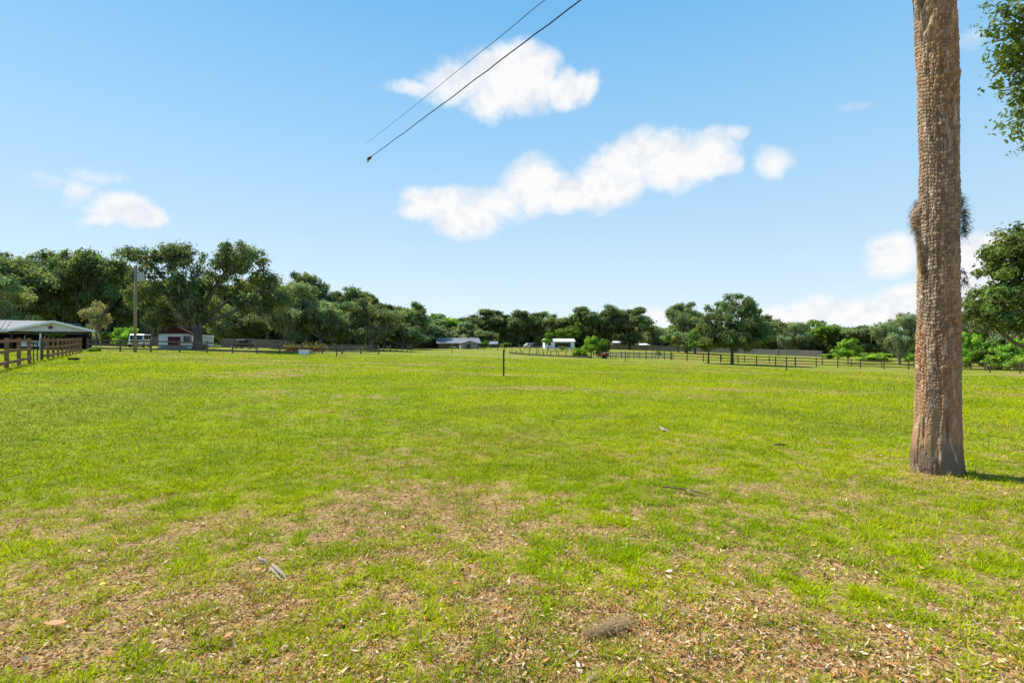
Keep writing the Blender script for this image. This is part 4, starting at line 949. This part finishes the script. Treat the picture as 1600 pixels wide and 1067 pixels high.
def right_oak():
    Y = 21.0; rng = np.random.default_rng(80); cx = 25.5; z0 = G(cx, Y); k = Y/800
    root = empty('live_oak', (cx, Y, z0), 0, 'mossy oak reaching into the right edge, its crown hanging beside the palm trunk', 'oak tree'); L = []
    for (px, py, rx, ry, dy, ryy) in ((1590,395,38,22,0,1.0),(1618,372,38,24,.3,1.2),(1552,408,26,14,0,.7),(1572,425,40,18,.2,1.0),(1545,470,34,18,0,1.1),(1590,462,50,24,.2,1.3),(1525,482,18,16,0,.8),(1590,495,56,18,0,1.3),(1560,502,34,16,-.2,1.0),(1640,440,60,40,0,1.8),(1660,500,60,30,0,1.6),(1700,400,60,40,.5,2),(1780,380,70,50,0,2.2),(1850,440,80,40,0,2.2)):
        x, z = rel(px, py, Y, cx, z0); L.append((x, dy, z, rx*k, ryy, ry*k))
    oak(root, 9, L, .34, 2.6, rng, 620, 85, .34, .085, M['oaknear'], M['bark'], moss=70, nlimb=14, twigs=110, inner=.25, under=.7, mosslen=.7, mossm=M['mossdark'], aspect=1.9)
right_oak()
def corner_branch():
    rng = np.random.default_rng(81); Y = 8.2; cx = 12.5; z0 = G(cx, 9.5); root = empty('live_oak', (cx, 9.5, z0), 0, 'nearest oak, only the leafy tips of its branch showing in the top right corner', 'oak tree')
    tb = MB(); tb.tube([(0, 0, -.2), (0, 0, .4), (-.15, -.1, 3), (-.3, -.2, 5.0)], [.52, .40, .34, .32], 12)
    o = Vector((cx, 9.5, z0)); Pl = []; Dl = []
    main = [Vector((-.3, -.2, 5.0)), Vector((-1.6, -.7, 6.2)), Vector((-2.9, -1.1, 6.9)), Vector(cpt(1640, 60, Y))-o]
    tb.tube(main, [.26, .2, .14, .07], 9)
    tips = [(1545,6),(1560,20),(1540,44),(1556,60),(1554,84),(1556,110),(1566,92),(1560,132),(1578,118),(1572,146),(1586,140),(1590,158),(1597,150),(1574,196),(1588,196),(1592,210),(1600,232),(1580,30),(1590,70),(1598,100),(1598,20),(1605,130),(1610,190),(1615,60),(1620,220),(1585,50),(1575,75),(1596,125),(1600,170),(1570,8),(1592,5),(1585,90),(1605,45)]
    for (px, py) in tips:
        tp = Vector(cpt(px, py, Y+rng.uniform(-.25, .35)))-o
        st = main[3] if rng.random() < .6 else main[2].lerp(main[3], rng.uniform(.4, .9)); st = st + Vector((0, 0, (tp.z-st.z)*.25))
        pts = curve_pts(main[3].lerp(main[2], rng.uniform(0, .5)), tp, rng, .12, 7, .06)
        tb.tube(pts, [.022, .017, .013, .010, .007, .005, .003], 5)
        for q in range(2, 7):
            m = 30 if q > 3 else 14
            P = np.array(pts[q]) + rng.normal(0, 1, (m, 3))*np.array([.085, .10, .055]); Pl.append(P); Dl.append(np.tile(rng.normal(0, .6, 3), (m, 1)) + np.array([0, -.15, .75]))
    for _ in range(70):   # the rest of the crown beyond the frame
        c = np.array([rng.uniform(-3.4, 3), rng.uniform(-2, 3), rng.uniform(5.6, 9.5)])
        if cx + c[0] < (9.5+c[1])*1.16: continue
        P = c+rng.normal(0, .35, (160, 3)); Pl.append(P); Dl.append(np.tile(rng.normal(0, .6, 3), (160, 1)) + np.array([0, 0, .6]))
        tb.tube(curve_pts((-.3, -.2, 5.0), c, rng, .15, 5, .1), [.12, .08, .05, .03, .012], 6)
    tb.build('trunk', M['bark'], root, True)
    P = np.concatenate(Pl); D = np.concatenate(Dl)+rng.normal(0, .45, (len(P), 3)); v = rng.uniform(.7, 1.35, (len(P), 1)); w_ = rng.normal(0, .10, (len(P), 1))
    leaves_mesh('crown', P, D, .040, np.hstack([v*(1+w_), v, v*(.8-w_)]), M['oaknear'], root, rng, 2.3)
corner_branch()

# ------------------------------------------------------------------ tree kinds that repeat
SRC = {}
def proto(key, H, lobes, tr, fork, ncl, per, crad, leaf, lm, bm_, seed, **kw):
    """one tree of each kind; the first use moves it, later uses copy it with its parts"""
    SRC[key] = dict(H=H, W=max(l[0]+l[3] for l in lobes)-min(l[0]-l[3] for l in lobes), args=(H, lobes, tr, fork), rest=(ncl, per, crad, leaf, lm, bm_), seed=seed, kw=kw, root=None)
def rnd_lobes(seed, n, W, zlo, H, big=.26):
    r = np.random.default_rng(seed); out = []
    for i in range(n):
        t = r.random(); z = zlo+(H-zlo)*(.12+.74*t**.8); wz = math.sqrt(max(.08, 1-((z-zlo)/(H-zlo)-.42)**2/.40)); a = 2*math.pi*i*.618+r.uniform(-.4, .4); q = W/2*wz*(.25+.48*r.random())
        s = W*big*r.uniform(.7, 1.2)*wz; out.append((q*math.cos(a), q*math.sin(a), z, s, s*.95, min(s*r.uniform(.55, .85), H-z+.2)))
    return out
proto('oakA', 14, rnd_lobes(1, 13, 14, 3.5, 14, .20), .42, 3.4, 230, 125, .95, .24, M['oak'], M['bark'], 201, moss=30, nlimb=10, twigs=30, inner=.3)
proto('oakB', 14, rnd_lobes(2, 16, 12, 2.6, 14, .18), .38, 3.6, 240, 125, .90, .23, M['oak'], M['bark'], 202, moss=40, nlimb=10, twigs=36, inner=.3)
proto('mossoak', 13, rnd_lobes(3, 13, 14, 2.6, 13, .19), .45, 2.6, 230, 120, .95, .23, M['oakgrey'], M['barkpale'], 203, moss=120, nlimb=11, twigs=30, inner=.3, mosslen=2.2)
proto('bushy', 9, rnd_lobes(4, 14, 9, .6, 9, .24), .22, 1.2, 190, 120, .8, .24, M['oakgrey'], M['barkpale'], 204, nlimb=8, twigs=10, inner=.3, under=.9)
proto('farA', 13, rnd_lobes(5, 15, 12, 1.2, 13, .20), .40, 2.6, 150, 115, 1.1, .37, M['oak'], M['bark'], 205, moss=30, nlimb=9, twigs=14, inner=.3, under=.8)
proto('farB', 14, rnd_lobes(6, 14, 10, 1.8, 14, .19), .36, 3.0, 140, 115, 1.0, .36, M['oak'], M['bark'], 206, moss=10, nlimb=9, twigs=16, inner=.3, under=.8)
proto('farC', 11, rnd_lobes(7, 12, 11, 1.2, 11, .23), .30, 2.0, 130, 110, 1.05, .38, M['oakgrey'], M['bark'], 207, moss=18, nlimb=8, twigs=10, inner=.3, under=.9)
proto('farD', 12, rnd_lobes(8, 13, 12, 2.0, 12, .20), .36, 2.4, 130, 110, 1.0, .38, M['green'], M['bark'], 208, moss=6, nlimb=9, twigs=12, inner=.3, under=.8)
proto('limey', 4.4, rnd_lobes(9, 11, 4.6, .9, 4.4, .24), .10, 1.0, 110, 90, .42, .17, M['lime'], M['bark'], 209, nlimb=8, twigs=10, inner=.25, under=.9)
proto('shrub', 2.4, rnd_lobes(10, 10, 3.6, .15, 2.4, .26), .06, .4, 80, 90, .38, .17, M['lime'], M['bark'], 210, nlimb=7, twigs=8, inner=.2, under=1.)
proto('shrubB', 3.0, rnd_lobes(11, 10, 4.0, .2, 3.0, .26), .06, .5, 80, 90, .42, .18, M['green'], M['bark'], 211, nlimb=7, twigs=8, inner=.2, under=1.)
proto('pale', 5, rnd_lobes(12, 12, 3.6, .8, 5, .2), .07, 1.0, 80, 45, .42, .12, M['blossom'], M['barkpale'], 212, nlimb=10, twigs=14, inner=.3, under=.8)
proto('sapling', 4.6, rnd_lobes(13, 8, 2.0, 1.4, 4.6, .26), .05, 1.3, 45, 70, .42, .20, M['lime'], M['bark'], 213, nlimb=6, twigs=6, inner=.2)
def plant(key, name, px, ytop, wpx, Y, label, cat='tree', group=None, rz=0, hmul=1):
    s = SRC[key]; x = XP(px, Y); z = G(x, Y); Hh = (ZP(ytop, Y)-z)*hmul; Ww = wpx/800*Y
    if s['root'] is None:
        r = link(bpy.data.objects.new(name, None)); oak(r, *s['args'], np.random.default_rng(s['seed']), *s['rest'], **s['kw']); s['root'] = r
        cr_ = next(c for c in r.children if c.name.startswith('crown')).data; co = np.empty(len(cr_.vertices)*3, np.float32); cr_.vertices.foreach_get('co', co); co = co.reshape(-1, 3)
        s['H'] = float(np.percentile(co[:, 2], 99.8)); s['W'] = float(np.percentile(co[:, 0], 99)-np.percentile(co[:, 0], 1))
    else: r = copy_tree(s['root']); r.name = name
    for p in ('label', 'category', 'group'):
        if p in r: del r[p]
    r.location = (x, Y, z-.05); r.rotation_euler = (0, 0, rz); r.scale = (Ww/s['W'], Ww/s['W'], Hh/s['H'])
    for c in r.children: c['_'] = 0; del c['_']
    return tag(r, label, cat, group)
WOOD_L = 'oaks of the dark wood behind the barn'; WOOD_M = 'mossy oaks along the back of the pasture'; WOOD_F = 'far trees along the middle tree line'; WOOD_R = 'trees along the right-hand tree line'
TREES = [
 # key, name, px, top, width px, distance, label, category, group, rz
 ('oakA','oak_tree',-70,392,170,88,'oak cut by the left edge, furthest left of the dark wood','tree',WOOD_L,.4),
 ('oakA','oak_tree',22,391,120,94,'tall dark oak behind the left end of the barn roof','tree',WOOD_L,1.2),
 ('oakB','oak_tree',92,386,120,98,'tallest dark oak, rising behind the star on the barn gable','tree',WOOD_L,2.2),
 ('oakA','oak_tree',150,398,95,93,'dark oak between the barn and the utility pole, behind the pale small tree','tree',WOOD_L,3.3),
 ('oakB','oak_tree',196,416,80,104,'dark oak just left of the utility pole top, lower than its left neighbour','tree',WOOD_L,4.1),
 ('mossoak','mossy_oak',-18,430,105,70,'pale mossy oak at the left edge, in front of the dark wood','tree',None,.5),
 ('pale','small_tree',150,470,36,66,'pale tan leaved small tree beside the barn end','tree',None,.9),
 ('shrub','bush',196,511,34,80,'bright green bush left of the utility pole, before the grey boards','bush',None,1.9),
 ('shrubB','bush',177,518,40,84,'dark green bush between the pale small tree and the bright green bush','bush',None,.2),
 ('bushy','bushy_tree',232,470,90,100,'dark bushy tree right behind the utility pole, under the big oak','tree',None,2.6),
 ('bushy','bushy_tree',280,478,80,98,'bushy tree behind the roof of the white shed','tree',None,.7),
 ('bushy','bushy_tree',372,476,92,94,'pale grey green bushy tree right of the big oak trunk','tree',None,1.4),
 ('oakB','oak_tree',418,432,70,108,'oak right behind the right-hand dome of the big oak','tree',WOOD_M,2.9),
 ('mossoak','mossy_oak',452,438,110,90,'large mossy oak with a dark trunk, right of the big oak','tree',WOOD_M,2.2),
 ('oakB','oak_tree',480,428,62,116,'tall knobbly oak topping the mossy oaks right of the big oak','tree',WOOD_M,5.1),
 ('mossoak','mossy_oak',500,466,92,93,'mossy oak with forked pale limbs, second right of the big oak','tree',WOOD_M,3.6),
 ('oakA','oak_tree',534,450,76,118,'flat topped oak behind the two forked mossy oaks','tree',WOOD_M,3.9),
 ('bushy','bushy_tree',540,492,70,104,'grey green bushy tree between the two forked mossy oaks','tree',None,5.2),
 ('mossoak','mossy_oak',578,470,104,96,'mossy oak with a white forked trunk above the end of the dark rail fence','tree',WOOD_M,5.0),
 ('oakB','oak_tree',576,462,34,124,'narrow oak head poking up behind the white forked trunk','tree',WOOD_M,.3),
 ('farB','oak_tree',601,474,56,126,'oak right of the narrow oak head','tree',WOOD_M,1.0),
 ('farA','oak_tree',640,473,60,128,'last tall oak where the tree line drops to the far house','tree',WOOD_M,2.0),
 ('bushy','bushy_tree',628,503,62,116,'bushy tree under the last tall oak, behind the wire fence','tree',None,3.0),
 ('farC','round_tree',664,500,50,150,'low round tree left of the brown house','tree',WOOD_F,.4),
 ('farD','round_tree',690,492,52,168,'green round tree behind the left end of the brown house roof','tree',WOOD_F,1.7),
 ('farC','round_tree',718,503,48,160,'grey green tree right behind the brown house roof','tree',WOOD_F,2.4),
 ('farA','oak_tree',740,492,54,184,'dark oak behind the right end of the brown house','tree',WOOD_F,3.1),
 ('farB','oak_tree',770,484,58,186,'tall knobbly oak above the small dark shed','tree',WOOD_F,.8),
 ('farC','round_tree',752,512,44,168,'low round tree between the brown house and the small dark shed','tree',WOOD_F,5.5),
 ('farB','oak_tree',808,486,48,184,'oak with two heads right of the tall knobbly one','tree',WOOD_F,2.0),
 ('farB','oak_tree',840,487,46,186,'oak left of the white house, behind the parked cars','tree',WOOD_F,4.0),
 ('farA','oak_tree',872,492,48,182,'oak behind the white house roof','tree',WOOD_F,4.6),
 ('farD','round_tree',893,504,36,174,'smaller green tree behind the right end of the white house','tree',WOOD_F,2.7),
 ('farB','oak_tree',916,479,46,176,'tall two headed oak behind the round green bushes','tree',WOOD_F,5.3),
 ('farA','oak_tree',948,478,56,180,'broad tall oak right of the two headed oak','tree',WOOD_F,.2),
 ('farB','oak_tree',984,481,56,178,'tall oak with a leaning head above the beige camper','tree',WOOD_F,3.0),
 ('farC','round_tree',1018,506,44,190,'lower round tree right of the leaning headed oak','tree',WOOD_F,1.0),
 ('farD','round_tree',1043,509,46,200,'low green tree in the dip of the tree line, left of the dark tall oak','tree',WOOD_F,2.2),
 ('oakB','oak_tree',1072,472,58,150,'dark tall oak standing behind the left of the two shade trees','tree',None,1.9),
 ('farC','round_tree',1086,511,54,146,'grey green tree at the foot of the dark tall oak','tree',None,3.7),
 ('bushy','bushy_tree',1060,514,44,152,'bushy tree at the left foot of the dark tall oak','tree',None,2.2),
 ('farA','oak_tree',1128,503,60,190,'oak hidden mostly behind the round shade tree','tree',WOOD_R,1.1),
 ('farA','oak_tree',1196,493,62,182,'oak just right of the round shade tree crown','tree',WOOD_R,2.5),
 ('mossoak','mossy_oak',1238,504,56,172,'grey mossy tree behind the privacy fence and slim pole','tree',WOOD_R,.9),
 ('farA','oak_tree',1222,500,50,196,'oak behind the grey mossy tree at right','tree',WOOD_R,4.4),
 ('farD','round_tree',1272,502,62,180,'bright sunlit round tree behind the right end of the privacy fence','tree',WOOD_R,1.5),
 ('farA','oak_tree',1305,508,44,188,'dark tree between the bright round tree and the lime bush','tree',WOOD_R,5.6),
 ('farA','oak_tree',1356,509,66,170,'dark wide tree behind the lime tree, left of the palm trunk','tree',WOOD_R,3.2),
 ('limey','lime_tree',1325,529,40,92,'round bright lime green small tree behind the right-hand rail fence','tree',None,.3),
 ('mossoak','mossy_oak',1405,489,72,92,'mossy oak with a pale forked trunk just left of the palm trunk','tree',None,1.2),
 ('oakA','oak_tree',1465,500,70,120,'oak mostly hidden behind the palm trunk','tree',WOOD_R,2.8),
 ('shrub','bush',1363,551,46,112,'long bright green bush at the fence, between lime tree and mossy oak','bush',None,.6),
 ('shrubB','bush',1296,552,24,128,'olive bush at the right end of the grey privacy fence','bush',None,1.3),
 ('shrub','bush',1432,552,30,104,'bright bush in the gap right of the mossy oak trunk','bush',None,2.4),
 ('farA','oak_tree',1512,478,60,112,'hazy dark tree right of the palm trunk, behind the bright shrubs','tree',WOOD_R,.1),
 ('farC','round_tree',1572,500,80,104,'dark tree behind the hanging moss of the right-edge oak','tree',WOOD_R,4.7),
 ('farA','oak_tree',1640,480,90,100,'dark tree cut by the right edge, behind the fence shrubs','tree',WOOD_R,1.6),
 ('limey','tall_bush',1517,519,40,80,'tall lime bush directly right of the palm trunk','bush',None,2.0),
 ('shrubB','bush',1546,534,40,79,'mid green bush beside the tall lime one at right','bush',None,2.9),
 ('shrub','bush',1503,544,26,78,'low bright bush at the foot of the tall lime one','bush',None,4.0),
 ('shrub','bush',1568,537,44,77,'lime bush behind the fence, third from the palm trunk','bush',None,5.0),
 ('limey','tall_bush',1597,527,46,79,'tall bright bush at the right edge behind the rail fence','bush',None,4.5),
 ('shrub','bush',1584,549,40,75,'lowest bright bush at the right edge, close to the fence','bush',None,.9),
 ('limey','round_bush',924,525,32,96,'taller round green bush left of the rusty cart','bush',None,1.0),
 ('shrubB','round_bush',941,530,26,97,'darker round bush joined to the right of the taller one','bush',None,2.0),
 ('shrub','bush',905,543,22,100,'low bright bush left of the taller round green bush','bush',None,3.2),
 ('sapling','sapling',857,520,17,134,'slim yellow green sapling in front of the white house','tree',None,.4),
 ('shrubB','bush',879,541,14,142,'small dark bush before the porch of the white house','bush',None,4.9),
 ('shrub','bush',708,541,10,143,'small pale bush against the wall of the brown house','bush',None,2.1),
 ('shrubB','bush',757,532,16,156,'green bush between the brown house and the small dark shed','bush',None,3.9),
 ('shrubB','bush',790,535,18,158,'green bush right of the small dark shed','bush',None,1.8),
 ('shrub','bush',1029,548,9,120,'small green bush rising behind the corral boards','bush',None,3.0),
 ('shrub','leafy_plant',149,541,17,52.5,'low leafy yellow green plant at the corner where the fences meet','plant',None,1.1),
]
for t in TREES: plant(*t)
def gold_row():
    rng = np.random.default_rng(15); Y = 76; root = empty('golden_hedge', (XP(477, Y), Y, G(XP(477, Y), Y)), 0, 'low row of golden yellow and orange foliage behind the dark rail fence', 'hedge'); tb = MB(); P = []
    for i in range(12):
        x = -2.7+i*.48; h = rng.uniform(.65, 1.05); tb.tube([(x, 0, -.1), (x+rng.uniform(-.1, .1), 0, h*.6)], [.03, .015], 5)
        P.append(np.array([x, 0, h*.55])+rng.normal(0, 1, (150, 3))*np.array([.24, .3, .27]))
    tb.build('stems', M['bark'], root); P = np.concatenate(P); P[:, 2] = np.abs(P[:, 2])+.05
    v = rng.uniform(.6, 1.3, (len(P), 1)); g_ = np.where(P[:, 2:] < .45, .6, 1.0)
    leaves_mesh('leaves', P, rng.normal(size=P.shape)+np.array([0, -.3, .6]), .16, np.hstack([v, v*g_, v*.8]), M['gold'], root, rng)
gold_row()

# the deep wood behind the single trees: one mass of foliage nobody could count
def far_wood(name, label, spec, seed, m, leaf):
    rng = np.random.default_rng(seed); C = []
    for (p0, p1, y0, y1, D0, D1, n) in spec:
        t = rng.random(n); px = p0+(p1-p0)*t; Y = (D0+(D1-D0)*t)*rng.uniform(1, 1.10, n); x = (px-800)/800*Y; z0 = ground(x, Y)
        top = CAMH+(533.5-(y0+(y1-y0)*t))/800*Y; top = z0+(top-z0)*(.88+.24*fbm(px*.06, px*0, seed, 3)); u = rng.random(n)**.75
        C.append(np.stack([x, Y, z0+.2+(top-z0-.6)*u], 1))
    C = np.concatenate(C); D = rng.normal(0, .5, C.shape)+np.array([0, -.5, .4]); P, Nn, S, T = foliage(C, D, 34, 1.6, leaf, rng)
    o = leaves_mesh(name, P, Nn, S, T, m, None, rng); tag(o, label, 'wood', None, 'stuff')
far_wood('dense_wood', 'deep dark wood filling the gaps behind the mossy oaks at left', [(-160,230,415,440,112,120,1500),(200,480,445,452,112,125,1500),(470,690,478,506,126,160,1000)], 301, M['oak'], .75)
far_wood('distant_wood', 'distant dark wood filling in behind the middle and right tree lines', [(640,900,499,506,198,205,1300),(880,1060,508,518,205,215,700),(1040,1340,516,516,205,205,1000),(1300,1720,516,510,185,130,1000)], 302, M['oak'], .9)
